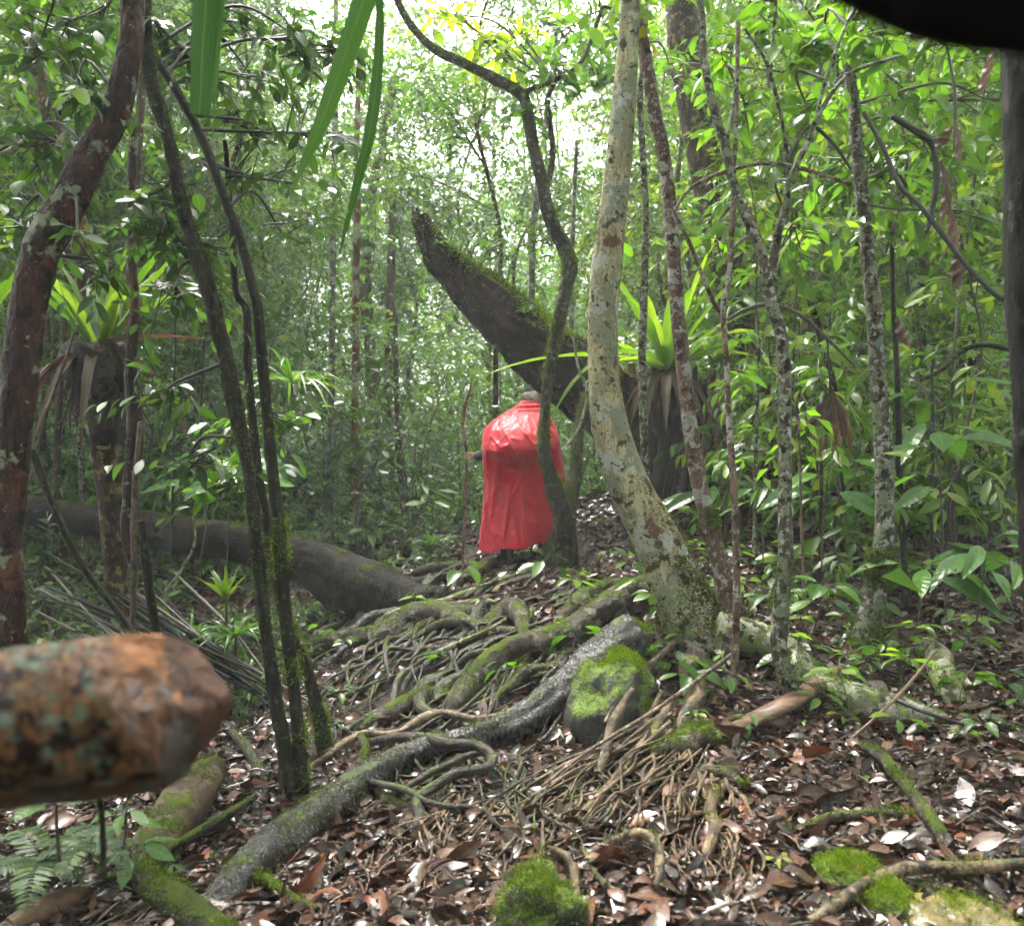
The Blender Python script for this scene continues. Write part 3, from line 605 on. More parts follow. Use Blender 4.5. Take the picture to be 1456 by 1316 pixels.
moss_tufts('upper_moss', VL[~lowL], DL[~lowL], 1300, .014, 'mossdark', tL, .5, seed=14)
# right edge
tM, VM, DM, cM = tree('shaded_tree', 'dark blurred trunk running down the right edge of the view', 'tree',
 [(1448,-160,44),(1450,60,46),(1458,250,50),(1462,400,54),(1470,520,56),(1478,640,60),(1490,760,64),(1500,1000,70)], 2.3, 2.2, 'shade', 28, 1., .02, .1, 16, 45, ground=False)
# ------------------------------------------------------------------ roots of the pale tree
def root(px, off=.04, bark='root', parent=None, sides=10, seed=0, amp=.16, freq=26, name='root', wob=.0):
    pts, rad = [], []
    for p in px:
        o = p[3] if len(p) > 3 else off
        g0 = G(p[0], p[1], max(o, .0)); pts.append(g0); rad.append(p[2]/2/F*g0[1])
    pts = np.array(pts); pts[:, 1] = np.convolve(np.pad(pts[:, 1], 1, 'edge'), [.25, .5, .25], 'valid')
    for k, p in enumerate(px): pts[k] = P(p[0], p[1], pts[k, 1])
    ch, V, D, c = tube(pts, rad, sides=sides, seg=.018, amp=amp, freq=freq, seed=seed)
    if parent is None: return fix(ch), V, D, c
    o = obj(name, fix(ch), BM[bark], parent)
    return o, V, D, c
RT = [
 # the big glossy root and its mossy lower end
 ([(905,905,70,.10),(868,925,56,.12),(838,945,50,.12),(816,968,48,.11),(795,985,46,.10),(772,1006,44,.10),(740,1026,42,.09),(705,1040,40,.09),(672,1050,38,.09),(640,1058,36,.08),(606,1066,38,.07),(575,1078,42,.06),(549,1093,44,.06),(515,1112,46,.05),(482,1138,52,.05),(440,1170,60,.05),(400,1200,64,.05),(362,1232,62,.04),(325,1268,52,.03),(295,1300,40,.02)], 'rootbig', 40, 700),
 ([(935,845,60,.10),(888,853,48,.10),(842,880,42,.10),(800,906,38,.11),(760,914,36,.11),(725,924,36,.10),(694,946,38,.09),(670,975,38,.07),(650,1000,34,.05),(640,1020,20,.02)], 'rootmoss', 34, 380),
 ([(530,915,24,.03),(548,904,30,.07),(562,890,30,.08),(579,878,34,.09),(600,870,32,.09),(620,868,30,.09),(640,876,30,.08),(656,884,28,.06),(676,893,24,.04),(690,900,14,.02)], 'rootmoss', 30, 300),
 ([(428,935,16,.03),(441,920,22,.05),(465,912,26,.06),(496,910,28,.06),(520,905,26,.06),(534,900,24,.06),(545,885,16,.03)], 'rootmoss', 28, 200),
 ([(690,905,16,.03),(700,885,26,.06),(716,872,34,.07),(732,866,34,.08),(742,880,22,.08),(744,905,14,.07),(738,918,10,.05)], 'rootmoss', 28, 200),
 ([(760,806,10,.03),(743,814,11,.03),(710,826,11,.04),(675,838,11,.04),(650,848,12,.05),(633,855,12,.06),(600,860,12,.07),(572,868,11,.06),(537,882,11,.05),(508,890,10,.04),(482,898,8,.03)], 'rootpale', 8, 0),
 ([(770,815,7,.03),(720,830,8,.03),(690,850,9,.04),(655,858,8,.04),(620,862,8,.06)], 'roottan', 8, 0),
 ([(665,800,14,.02),(640,806,16,.04),(610,808,16,.04),(588,816,12,.03)], 'rootmoss', 10, 60),
 ([(735,795,16,.04),(715,800,20,.05),(690,806,22,.05),(660,822,20,.05),(640,836,16,.03)], 'rootmoss', 10, 120),
 ([(880,830,18,.03),(850,838,22,.05),(822,856,24,.06),(800,880,22,.06),(790,900,18,.05)], 'rootmoss', 10, 150),
 ([(720,880,7,.09),(700,892,8,.09),(661,910,8,.09),(640,920,8,.08),(620,930,7,.08),(592,954,6,.05),(570,975,6,.03)], 'rootpale', 8, 0),
 ([(740,915,10,.08),(702,925,12,.08),(680,928,11,.08),(664,934,13,.08),(642,954,12,.08),(609,965,12,.08),(597,974,11,.07),(587,985,11,.06),(570,995,12,.06),(554,1003,11,.05),(530,1015,11,.05),(510,1026,11,.05),(490,1040,9,.03)], 'root', 10, 0),
 ([(743,1003,10,.10),(725,1012,11,.09),(702,1020,11,.08),(680,1022,11,.08),(664,1020,11,.08),(648,1016,11,.09),(633,1014,12,.10),(615,1016,13,.10),(598,1022,13,.10),(584,1032,13,.09),(572,1040,12,.08),(559,1044,13,.07),(540,1044,13,.06),(518,1042,12,.05),(500,1050,12,.05),(482,1061,12,.05),(462,1078,12,.04),(441,1091,12,.03)], 'roottan', 10, 0),
 ([(520,1056,9,.05),(532,1054,12,.07),(560,1050,14,.09),(592,1048,16,.11),(615,1052,16,.12),(636,1058,14,.12),(660,1058,13,.12),(680,1061,13,.12),(695,1070,14,.12),(700,1080,14,.12),(692,1090,13,.12),(675,1095,13,.11),(655,1098,14,.11),(636,1106,14,.10),(618,1118,14,.09),(603,1128,14,.08),(592,1140,14,.06),(597,1160,14,.04),(588,1180,15,.03),(577,1202,16,.02)], 'root', 12, 60),
 ([(505,1096,9,.07),(524,1110,10,.09),(550,1116,11,.09),(579,1124,11,.09),(600,1136,10,.08),(618,1142,10,.07),(640,1146,9,.06),(661,1146,8,.05),(680,1150,6,.03)], 'root', 8, 0),
 ([(560,1130,9,.04),(576,1121,10,.07),(596,1108,10,.09),(614,1097,11,.10),(640,1086,10,.11),(662,1075,10,.11),(690,1068,9,.09)], 'root', 8, 0),
 ([(640,985,16,.04),(617,990,24,.06),(598,994,28,.06),(575,1004,28,.06),(552,1016,28,.06),(530,1028,24,.05),(512,1038,16,.03)], 'rootmoss', 12, 260),
 ([(625,966,13,.10),(606,972,15,.10),(598,985,16,.09),(597,1000,16,.08),(604,1010,14,.09),(618,1016,12,.09)], 'root', 10, 0),
 ([(660,958,16,.08),(640,968,18,.09),(625,980,18,.08),(622,996,14,.06)], 'root', 10, 0),
 ([(600,1150,12,.03),(560,1140,13,.04),(535,1120,12,.06),(520,1100,12,.07),(516,1080,14,.08),(520,1062,13,.08),(512,1046,12,.07)], 'rootmoss', 10, 140),
 ([(860,1028,8,.12),(878,1000,10,.16),(905,965,11,.19),(935,935,10,.15),(960,912,8,.08)], 'roottan', 8, 0),
 ([(850,1100,12,.10),(862,1065,14,.14),(868,1035,14,.16),(880,1010,12,.18),(900,980,10,.2)], 'roottan', 8, 30),
 ([(950,1000,13,.06),(937,1028,14,.07),(915,1056,14,.07),(892,1086,14,.06),(868,1115,14,.05),(840,1145,13,.05),(815,1170,12,.04),(789,1193,10,.02)], 'roottan', 10, 0),
 ([(940,985,8,.08),(915,1030,9,.08),(880,1068,9,.07),(845,1086,9,.07),(806,1103,9,.06),(772,1122,8,.05),(745,1142,8,.04),(725,1165,7,.02)], 'roottan', 8, 0),
 ([(780,1205,10,.03),(803,1215,13,.05),(815,1235,13,.05),(818,1260,13,.05),(822,1288,13,.04),(832,1320,13,.03)], 'roottan', 10, 0),
 ([(860,1200,8,.03),(880,1192,12,.06),(902,1184,14,.08),(922,1188,14,.08),(936,1205,14,.08),(938,1228,14,.07),(937,1250,14,.05),(935,1275,12,.02)], 'roottan', 10, 40),
 ([(828,1205,8,.03),(838,1222,9,.04),(848,1243,9,.04),(862,1258,9,.04),(885,1272,8,.03)], 'root', 8, 0),
 ([(1020,1120,16,.03),(1010,1150,20,.05),(1015,1180,20,.05),(1005,1210,16,.04),(1000,1240,10,.02)], 'roottan', 10, 60),
 ([(1020,900,60,.12),(1055,905,54,.12),(1090,915,48,.11),(1120,930,44,.11),(1142,950,40,.10),(1160,968,36,.08),(1185,985,44,.07),(1215,995,44,.07),(1250,1005,42,.06),(1290,1012,36,.05),(1325,1018,22,.03),(1350,1024,10,.01)], 'rootpale', 34, 500),
 ([(1318,915,20,.05),(1332,930,34,.08),(1340,955,38,.08),(1350,980,36,.07),(1362,1005,24,.03)], 'rootpale', 14, 220),
 ([(1120,1180,8,.02),(1150,1172,12,.04),(1185,1160,14,.05),(1225,1157,14,.05),(1270,1156,12,.04),(1310,1160,8,.02)], 'rootmoss', 10, 120),
 ([(1230,1062,10,.03),(1255,1075,16,.05),(1278,1105,18,.06),(1305,1140,20,.06),(1330,1175,22,.05),(1350,1210,18,.03)], 'rootmoss', 10, 160),
 ([(990,930,30,.05),(985,960,34,.08),(990,990,30,.08),(975,1020,20,.05),(965,1050,12,.03)], 'roottan', 12, 60),
 ([(1010,1040,22,.05),(985,1056,30,.09),(955,1062,28,.09),(930,1072,20,.06)], 'rootmoss', 10, 200),
 ([(1150,1310,14,.03),(1180,1292,16,.05),(1220,1262,18,.07),(1262,1242,18,.07),(1310,1232,16,.06),(1365,1234,16,.06),(1420,1230,16,.06),(1475,1226,14,.05)], 'roottan', 12, 90),
 ([(330,1040,10,.03),(350,1062,16,.04),(368,1092,16,.04),(378,1112,10,.02)], 'root', 10, 60),
 ([(980,1110,14,.03),(1005,1095,16,.05),(1035,1100,16,.05),(1060,1120,10,.02)], 'rootmoss', 10, 60),
]
rng = np.random.default_rng(404)
for q in range(62):                                       # further crossing roots of the mound
    a = rng.random(); s = np.array([560+a*360, 830+a*120])+rng.normal(0, 14, 2); ln = rng.uniform(70, 240); an = math.radians(rng.normal(152, 14) if q % 3 else rng.normal(118, 22)); w = rng.choice([6, 9, 13, 18], p=[.35, .35, .2, .1])*rng.uniform(.8, 1.2)
    px = []; m = 7; ph = rng.uniform(0, 6)
    for k in range(m):
        t = k/(m-1); p = s+np.array([math.cos(an), math.sin(an)])*ln*t+np.array([math.sin(an), -math.cos(an)])*(ln*.07*math.sin(ph+t*rng.uniform(4, 7)))
        if p[1] > 1150: break
        px.append((p[0], p[1], w*(1.1-.7*t)*rng.uniform(.85, 1.2), .012+.06*math.sin(math.pi*(.1+.85*t))*rng.uniform(.5, 1.3)))
    if len(px) > 3: RT.append((px, ('rootdark', 'root', 'rootmoss', 'rootdark')[q % 4], 10, 60 if q % 4 == 2 else 0))
for k, (px, bk, sd_, nm) in enumerate(RT):
    o, V, D, c = root(px, .05, bk, tG, sd_, k+50, amp=.3 if sd_ < 14 else .2, freq=14)
    if nm: moss_tufts('moss', V, D, int(nm*2.6), .012, 'moss' if bk != 'rootbig' else 'mossdark', o, .05, seed=k+60, th=.0, spread=.6)
# thin roots: a fan running down from the pale tree and a hair-like mat under the big root
rng = np.random.default_rng(11)
def thin_roots(name, n, u0, v0, u1, v1, su, sv, w, bark, off=(.02, .10), seed=0):
    rng = np.random.default_rng(seed); ch = []
    for q in range(n):
        a = rng.random(); s = np.array([u0[0]+(u0[1]-u0[0])*a, v0[0]+(v0[1]-v0[0])*a])+rng.normal(0, 8, 2)
        b = np.clip(a+rng.normal(0, .18), 0, 1); e = np.array([u1[0]+(u1[1]-u1[0])*b, v1[0]+(v1[1]-v1[0])*b])+rng.normal(0, 12, 2)
        m = rng.integers(4, 7); px = []
        for k in range(m):
            t = k/(m-1); p = s*(1-t)+e*t+rng.normal(0, 1, 2)*np.array([su, sv])*math.sin(math.pi*t)
            px.append((p[0], p[1], w*rng.uniform(.5, 1.6)*(1-.5*t), rng.uniform(*off)*math.sin(math.pi*(t*.8+.1))+.008))
        ch += root(px, .03, bark, None, 5, q)[0]
    return tag(obj(name, ch, BM[bark], tG), kind='stuff')
thin_roots('rootlets', 30, (935, 1000), (1010, 1075), (700, 900), (1165, 1200), 18, 12, 5, 'roottan', (.02, .12), 1)
thin_roots('rootlets', 45, (600, 800), (1130, 1150), (520, 760), (1230, 1290), 24, 14, 4, 'roottan', (.01, .05), 2)
thin_roots('rootlets', 30, (560, 760), (900, 960), (450, 620), (1000, 1120), 30, 16, 6, 'root', (.02, .07), 3)
thin_roots('rootlets', 26, (640, 860), (800, 840), (440, 640), (900, 960), 20, 12, 6, 'root', (.02, .05), 4)
thin_roots('rootlets', 40, (560, 860), (1050, 1100), (560, 860), (1150, 1230), 26, 14, 4.5, 'root', (.02, .07), 5)
thin_roots('rootlets', 32, (940, 1050), (1060, 1130), (930, 1080), (1220, 1320), 18, 14, 4.5, 'roottan', (.01, .06), 6)
thin_roots('rootlets', 40, (420, 700), (1180, 1240), (330, 700), (1290, 1330), 30, 14, 3, 'redfibre', (.005, .03), 7)

# ------------------------------------------------------------------ boulders and moss cushions
def blob_mesh(c, r, seed=0, res=48, amp=.18, fr=1.5, pw=.8):
    th, ph = np.meshgrid(np.linspace(0, 2*np.pi, res, endpoint=False), np.linspace(.02, np.pi-.02, res//2), indexing='ij')
    d = np.stack([np.sin(ph)*np.cos(th), np.sin(ph)*np.sin(th), np.cos(ph)], -1)
    k = 1+amp*fbm(d*fr+seed, 4, seed)*1.6
    d2 = np.sign(d)*np.abs(d)**pw
    V = np.array(c)+d2*np.array(r)*k[..., None]
    m = res//2; i, j = np.meshgrid(np.arange(res), np.arange(m-1), indexing='ij'); i2 = (i+1) % res
    f = np.stack([i*m+j, i*m+j+1, i2*m+j+1, i2*m+j], -1).reshape(-1, 4)
    return (V.reshape(-1, 3), f, None), V.reshape(-1, 3), nrm(d*np.array([1/r[0], 1/r[1], 1/r[2]])).reshape(-1, 3)
def boulder(label, u, v, d, r, seed, mat='rock', mossn=0, msize=.012, name='boulder', cat='boulder', moss='mossbright', rot=0, mname='moss', up=-.35, th=-.2):
    if cat == 'moss' or v > 1200: g_ = G(u, min(1314, v+.55*r[2]/2.8*F)); d = g_[1]
    c = P(u, v, d); ch, V, D = blob_mesh((0, 0, 0), r, seed, 72, .30, 1.7, .95)
    ca, sa = math.cos(rot), math.sin(rot); Rm = np.array([[ca, 0, sa], [0, 1, 0], [-sa, 0, ca]])
    ch = (ch[0]@Rm.T+c, ch[1], None); V = V@Rm.T+c; D = D@Rm.T
    o = obj(name, [ch], BM[mat], None, c); tag(o, label, cat)
    if mossn:
        w = np.clip(D[:, 2]+up, .0, None)*(fbm(V*7, 2, seed) > th)+1e-9; rg = np.random.default_rng(seed); i = rg.choice(len(V), mossn, p=w/w.sum())
        p = V[i]+rg.normal(0, .012, (mossn, 3)); obj(mname, [leaves(p, D[i]+rg.normal(0, .5, (mossn, 3)), rdir(mossn, rg), msize*rg.uniform(.5, 1.4, mossn), TPL_LO, rng=rg)], LM[moss], o)
    return o
boulder('dark boulder with a bright moss cap wedged under the roots of the pale tree', 868, 1016, 4.42, (.205, .20, .27), 3, mossn=11000, rot=.22)
boulder('small moss covered rock at the bottom centre of the view', 772, 1316, 2.98, (.12, .11, .145), 33, mossn=9000, msize=.009, moss='moss', up=.5, th=-.05)
boulder('bright round moss cushion right of the bottom centre, the larger one', 1207, 1243, 2.85, (.095, .085, .042), 5, mossn=9000, msize=.008, name='moss_cushion', cat='moss', up=.5, th=-1)
boulder('bright round moss cushion below the larger cushion and under a tan root', 1262, 1284, 2.7, (.070, .065, .040), 6, mossn=7000, msize=.008, name='moss_cushion', cat='moss', up=.5, th=-1)
boulder('low tan stone half buried in leaves at the bottom right', 1360, 1304, 2.62, (.15, .12, .035), 9, 'tanrock', mossn=2600, msize=.008)
boulder('mossy green hump among the roots beside the pale tree foot', 905, 900, 4.95, (.09, .10, .07), 12, mossn=2500, name='moss_cushion', cat='moss')
boulder('small bright moss cushion between thin roots right of the boulder', 925, 1012, 4.35, (.045, .05, .035), 15, mossn=2500, msize=.009, name='moss_cushion', cat='moss', up=.4, th=-1)
boulder('low green moss mound under the ferns right of the thin roots', 995, 1048, 4.1, (.11, .10, .05), 17, mossn=3000, msize=.010, name='moss_cushion', cat='moss', moss='moss', up=.4, th=-1)
boulder('grey stone beside the dark root behind the boulder', 850, 868, 5.3, (.055, .07, .05), 19, mossn=300)

# ------------------------------------------------------------------ fallen trunk, snag, stump
def log(name, label, cat, px, d0, d1, bark, sides=28, amp=.1, freq=9, seed=0, seg=.025, parts=None):
    pts, rad = path(px, d0, d1); t = thing(name, label, cat, pts[len(pts)//2])
    ch, V, D, c = tube(pts, rad, sides=sides, seg=seg, amp=amp, freq=freq, seed=seed)
    obj('trunk', fix(ch), BM[bark], t); return t, V, D, c
tF, VF, DF, cF = log('fallen_log', 'long wet fallen log lying behind the slender stems at left', 'fallen log',
 [(-60,706,40),(34,724,42),(137,742,46),(240,757,50),(343,772,52),(412,790,58),(455,806,68),(492,828,84),(525,846,94),(560,858,84),(600,860,60),(640,852,36)], 8.6, 6.9, 'log', 64, .13, 7, 71, .018)
moss_tufts('moss', VF, DF, 1500, .02, 'mossdark', tF, .0, seed=21, th=.1)
for k, px in enumerate([[(560,836,30),(600,830,24),(640,822,18),(690,812,12)], [(470,850,34),(450,870,26),(440,890,16)], [(520,880,30),(500,900,22),(470,905,12)], [(590,870,24),(640,868,18),(690,858,10)]]):
    o, V, D, c = root([(a, b, w, .04) for a, b, w in px], .04, 'log', tF, 12, 80+k)
tE, VE, DE, cE = log('leaning_snag', 'thick broken mossy trunk slanting up to a snapped tip behind the walker', 'broken trunk',
 [(596,308,24),(603,326,30),(617,350,38),(640,378,50),(672,408,60),(708,440,70),(748,478,80),(790,510,88),(830,545,94),(880,590,100),(925,640,115),(960,700,130)], 9.3, 9.7, 'snag', 72, .26, 8, 75, .02)
moss_tufts('moss', VE[VE[:, 0] < .75], DE[VE[:, 0] < .75], 14000, .028, 'mossbright', tE, -.05, seed=23, th=-.2, spread=.6)
ch = []
for k in range(9):
    a = k/9*6.28; q = P(596, 312, 9.3); e = np.array([math.cos(a)*.045, math.sin(a)*.045, 0]); tipd = np.array([-.03, 0, .03+.10*((k*37) % 5)/5]); ch += T([q+e, q+e*.9+tipd*.5, q+e*.8+tipd], [.04, .034, .016], sides=5, seg=.03, amp=.2)
obj('splinters', ch, BM['snag'], tE)
crown(tE, cE[:60], [(625,345,14,9.2,5),(650,350,14,9.2,4),(700,350,26,9.3,5),(760,430,20,9.1,3)], 'bright', .07, TPL_MED, 'twig', 6, .25, name='epiphyte_leaves')
# upright broken stump with the big nest fern
rng = np.random.default_rng(31)
tU = thing('stump', 'dark wet splintered stump crowned by a bright nest fern', 'stump', P(955, 705, 9.2))
sl, rd = [], []
for k in range(30):
    u = 893+rng.random()*138; d = 9.0+rng.random()*.7; top = 512+rng.uniform(0, 60)*(.4+abs(u-955)/70); w = rng.uniform(8, 26)
    pts = [P(u+rng.normal(0, 3), top, d), P(u+rng.normal(0, 5), top+60, d), P(u+rng.normal(0, 5), 640, d), P(u+rng.normal(0, 8)+(u-955)*.12, 735, d-.05)]
    (rd if k % 6 == 0 else sl).extend(T(pts, [w*.25/F*9, w*.45/F*9, w*.5/F*9, w*.6/F*9], sides=8, seg=.05, amp=.3, freq=9, seed=k))
sl += T([P(958, 545, 9.5), P(958, 640, 9.5), P(962, 735, 9.5)], [.36, .40, .46], sides=26, seg=.05, amp=.2, freq=5)
obj('trunk', sl, BM['stump'], tU); obj('splinters', rd, BM['plank'], tU)

# strap-leaved nest ferns
def strap(base, d, L, W, arch, rng, rows=22, wave=.12, twist=0.0):
    """one long wavy strap leaf from base in direction d"""
    d = nrm(np.array(d, float)); t = np.linspace(0, 1, rows+1)[:, None]
    c = np.array(base)+d*L*t+np.array([0, 0, -1.])*arch*L*t**2.2
    tan = nrm(np.gradient(c, axis=0)); sd = nrm(np.cross(tan, [0, 0, 1.])+1e-4)
    ph = rng.uniform(0, 6); a = twist*t; up = np.cross(sd, tan); sd = sd*np.cos(a)+up*np.sin(a); up = np.cross(sd, tan)
    w = W*.5*(np.sin(np.pi*np.clip(t*.93+.06, 0, 1)**.75)**.7+.02); s = np.linspace(-1, 1, 5)
    V = c[:, None]+sd[:, None]*(w*s[None])[..., None]+up[:, None]*((np.abs(s)[None]*w*.45+wave*w*np.sin(t*24+ph+s[None]*2)*np.abs(s)[None]))[..., None]
    i, j = np.meshgrid(np.arange(rows), np.arange(4), indexing='ij')
    f = np.stack([i*5+j, i*5+j+1, (i+1)*5+j+1, (i+1)*5+j], -1).reshape(-1, 4)
    at = np.stack([np.full((rows+1, 5), rng.random()), np.tile(s, (rows+1, 1)), np.repeat(t, 5, 1)], -1).reshape(-1, 3)
    return (V.reshape(-1, 3), f, at)
def nest_fern(label, c, n, L, W, seed, mat='strap', spread=.7, up=.9, front=0.0, fixed=(), arch=.25):
    rng = np.random.default_rng(seed); t = thing('nest_fern', label, 'fern', c)
    for k in range(n):
        a = k/n*6.283+rng.normal(0, .2); sp = spread*rng.uniform(.35, 1.3)
        d = [math.cos(a)*sp, math.sin(a)*sp-front, up]
        obj('frond', [strap(c+np.array([math.cos(a), math.sin(a), 0])*.06, d, L*rng.uniform(.7, 1.15), W*rng.uniform(.8, 1.2), arch*rng.uniform(.5, 1.8), rng)], LM[mat], t)
    for (dx, dy, dz, l, w, ar) in fixed: obj('frond', [strap(c, [dx, dy, dz], l, w, ar, rng)], LM[mat], t)
    return t
cN = P(948, 528, 9.1)
fn = nest_fern('large bright yellow green nest fern on top of the dark stump', cN, 7, 1.2, .12, 41, spread=1.0, fixed=((-.55, -.2, 1, 1.3, .17, .1), (-.34, -.3, 1, 1.0, .13, .05), (.02, -.3, 1, .85, .15, .02), (.55, -.1, .9, 1.9, .13, .25), (.8, 0, .8, 1.6, .12, .3), (.30, -.2, 1, 1.6, .12, .1), (.42, -.2, 1, 1.25, .11, .15), (-1, -.3, .75, 1.6, .16, .95), (-1, -.5, .25, 2.1, .13, .28), (-.7, -.5, .35, 1.2, .13, .55), (.9, -.3, .5, 1.1, .15, .4)))
ch = []
rg = np.random.default_rng(5)
for k in range(14):
    a = k/14*6.28; ch.append(strap(cN+np.array([0, 0, -.02]), [math.cos(a), math.sin(a)-.2, .2], rg.uniform(.35, .6), .11, 1.3, rg))
obj('dead_fronds', ch, LM['dead'], fn)
cW = P(140, 492, 5.75)
fw = nest_fern('green nest fern growing on the dark root ball of the left brown tree', cW, 13, .85, .075, 43, 'strapmid', .8, .9, .1, arch=.3, fixed=((.8, 0, 1.0, 1.1, .085, .12), (.65, -.2, .9, .95, .08, .1), (.9, .1, .75, 1.1, .08, .2), (.3, 0, 1, .9, .09, .1), (-.4, 0, 1, .85, .08, .2)))
ch, Vb, Db = blob_mesh(P(138, 522, 5.78), (.20, .20, .17), 23, 56, .3, 2.5); c2, Vc, Dc = blob_mesh(P(158, 590, 5.85), (.13, .12, .20), 25, 40, .3, 2.5)
hair = []
for k in range(150):
    i = rg.integers(len(Vb)); p = Vb[i]; L = rg.uniform(.08, .35); hair += T([p, p+[rg.normal(0, .02), -.02, -L*.5], p+[rg.normal(0, .04), -.02, -L]], [.005, .004, .002], sides=4, seg=.06, amp=0, cap=False)
obj('root_ball', [ch, c2]+hair, BM['fibre'], fw)
ch = []
for k in range(10):
    a = rg.uniform(0, 6.28); ch.append(strap(cW+[0, 0, -.03], [math.cos(a), math.sin(a)-.5, .1], rg.uniform(.3, .7), .07, 1.4, rg))
ch.append(strap(cW+[.05, -.05, 0], [.9, -.2, .15], .75, .09, .15, rg))
obj('dead_fronds', ch, LM['dead'], fw)
nest_fern('green strap leaved fern at the left edge behind the leaning tree', P(-40, 470, 4.6), 9, .75, .085, 47, 'strapmid', .5, 1.0)

# ------------------------------------------------------------------ sawn log close to the camera
def cutlog():
    c0, c1 = P(-330, 1075, .80), P(250, 1005, .93); ax = nrm(c1-c0); L = np.linalg.norm(c1-c0)
    t = thing('cut_log', 'blurred thick cut log with pale lichen poking in at lower left', 'cut log', c0)
    m, sd_ = 70, 48; s = np.linspace(0, 1, m); th = np.arange(sd_)/sd_*2*np.pi
    u = nrm(np.cross(ax, [0, 0, 1.])); w = np.cross(u, ax)
    r = .078*(1+.04*np.sin(s*9))[:, None]*(1+.10*fbm(np.stack([np.cos(th)[None]*2+0*s[:, None], np.sin(th)[None]*2+0*s[:, None], s[:, None]*5+0*th[None]], -1), 4, 3))
    # axe-cut end: planes trim the length
    D = u[None]*np.cos(th)[:, None]+w[None]*np.sin(th)[:, None]
    V = np.zeros((m, sd_, 3))
    PN = [(nrm(ax*.80+np.array([.0, -.60, .15])), .036), (nrm(ax*.8+np.array([0, -.2, .62])), .050), (nrm(ax*.85+np.array([0, -.35, -.5])), .052), (nrm(ax+np.array([0, .5, .1])), .075), (nrm(ax*.75+np.array([0, -.55, .65])), .044)]
    def axial(q):
        a_ = np.array([d_-(q@n_)/(ax@n_) for n_, d_ in PN]); return -.006*np.log(np.exp(-a_/.006).sum(0))
    for a in range(sd_):
        end = L+axial(D[a][None]*r[-1, a])[0]
        V[:, a] = c0+ax[None]*(s*end)[:, None]+D[a]*r[:, a][:, None]
    i, j = np.meshgrid(np.arange(m-1), np.arange(sd_), indexing='ij'); j2 = (j+1) % sd_
    f = np.stack([i*sd_+j, i*sd_+j2, (i+1)*sd_+j2, (i+1)*sd_+j], -1).reshape(-1, 4)
    # rounded shoulder then facets
    obj('bark', [(V.reshape(-1, 3), f, None)], BM['cutlog'], t)
    K = 22; R = V[-1]; cc = R.mean(0); rings = []
    for k in range(K+1):
        q = k/K; rr = 1-q; ring = cc+(R-cc)*rr
        off = D*r[-1][:, None]*rr; ring = c0+off+ax*(L+axial(off)+.011*fbm(off*38, 3, 3)*(q > 0))[:, None]; rings.append(ring)
    E = np.array(rings); i, j = np.meshgrid(np.arange(K), np.arange(sd_), indexing='ij'); j2 = (j+1) % sd_
    f = np.stack([i*sd_+j, i*sd_+j2, (i+1)*sd_+j2, (i+1)*sd_+j], -1).reshape(-1, 4)
    e = obj('cut_end', [(E.reshape(-1, 3), f, None)], BM['endgrain'], t); e.data.polygons.foreach_set('use_smooth', [False]*len(f))
cutlog()

# ------------------------------------------------------------------ lower left bits of wood, plank, sticks
def lying(name, label, cat, px, bark, off=.04, sides=14, seed=0, amp=.15, flat=1.0, moss=0, freq=14):
    pts, rad = [], []
    for p in px:
        g0 = G(p[0], p[1], p[3] if len(p) > 3 else off); pts.append(g0); rad.append(p[2]/2/F*g0[1])
    ch, V, D, c = tube(np.array(pts), rad, sides=sides, seg=.02, amp=amp, freq=freq, seed=seed, flat=flat)
    o = obj(name, fix(ch), BM[bark], None, pts[len(pts)//2]); tag(o, label, cat)
    if moss: moss_tufts('moss', V, D, moss, .011, 'moss', o, .1, seed=seed)
    return o
lying('rotten_log', 'mossy rotten wood slab leaning left below the cut log', 'rotten log', [(305,1090,34,.10),(280,1120,62,.09),(250,1165,76,.07),(222,1210,70,.05),(205,1245,44,.03)], 'rot', sides=18, seed=91, amp=.22, moss=1500)
lying('fallen_branch', 'long grey fallen branch crossing under the rotten slab at lower left', 'branch', [(362,1132,10,.06),(320,1160,15,.08),(262,1195,16,.09),(205,1225,15,.08),(165,1245,12,.06),(128,1262,8,.03)], 'mossdark', seed=92)
lying('mossy_log', 'short dark mossy log at the bottom left below the grey branch', 'log', [(195,1238,30,.04),(222,1262,44,.05),(258,1288,48,.05),(300,1318,46,.05),(335,1345,40,.05)], 'mossdark', seed=93, sides=18, moss=1500)
lying('bark_log', 'reddish brown rotting log in the bottom left corner', 'log', [(15,1318,30,.02),(50,1300,40,.03),(90,1282,40,.03),(118,1270,24,.02)], 'plank', seed=94, sides=16, amp=.25)
lying('mossy_branch', 'thin mossy branch lying right of the big mossy root end', 'branch', [(322,1236,9,.03),(350,1240,16,.05),(385,1254,17,.05),(415,1276,14,.04),(452,1292,9,.03)], 'mossy', seed=95, moss=400)
lying('broken_plank', 'splintered brown plank of wood leaning on the pale root at right', 'wood', [(1044,1034,26,.05),(1080,1018,34,.08),(1120,998,36,.10),(1160,974,34,.10),(1196,950,20,.10)], 'plank', seed=96, sides=10, amp=.16, flat=.45)
lying('fallen_branch', 'thin stick propped across the moss capped boulder', 'branch', [(770,1118,4,.10),(840,1065,5,.20),(930,1010,6,.22),(1000,960,6,.2),(1040,930,6,.16)], 'pink', seed=97, sides=6, amp=.05)
lying('fallen_branch', 'thin dark stick lying over the pale root right of the mossy tree', 'branch', [(1215,970,5,.12),(1260,988,6,.12),(1310,1010,6,.10),(1370,1030,5,.05)], 'twigdark', seed=98, sides=6, amp=.05)
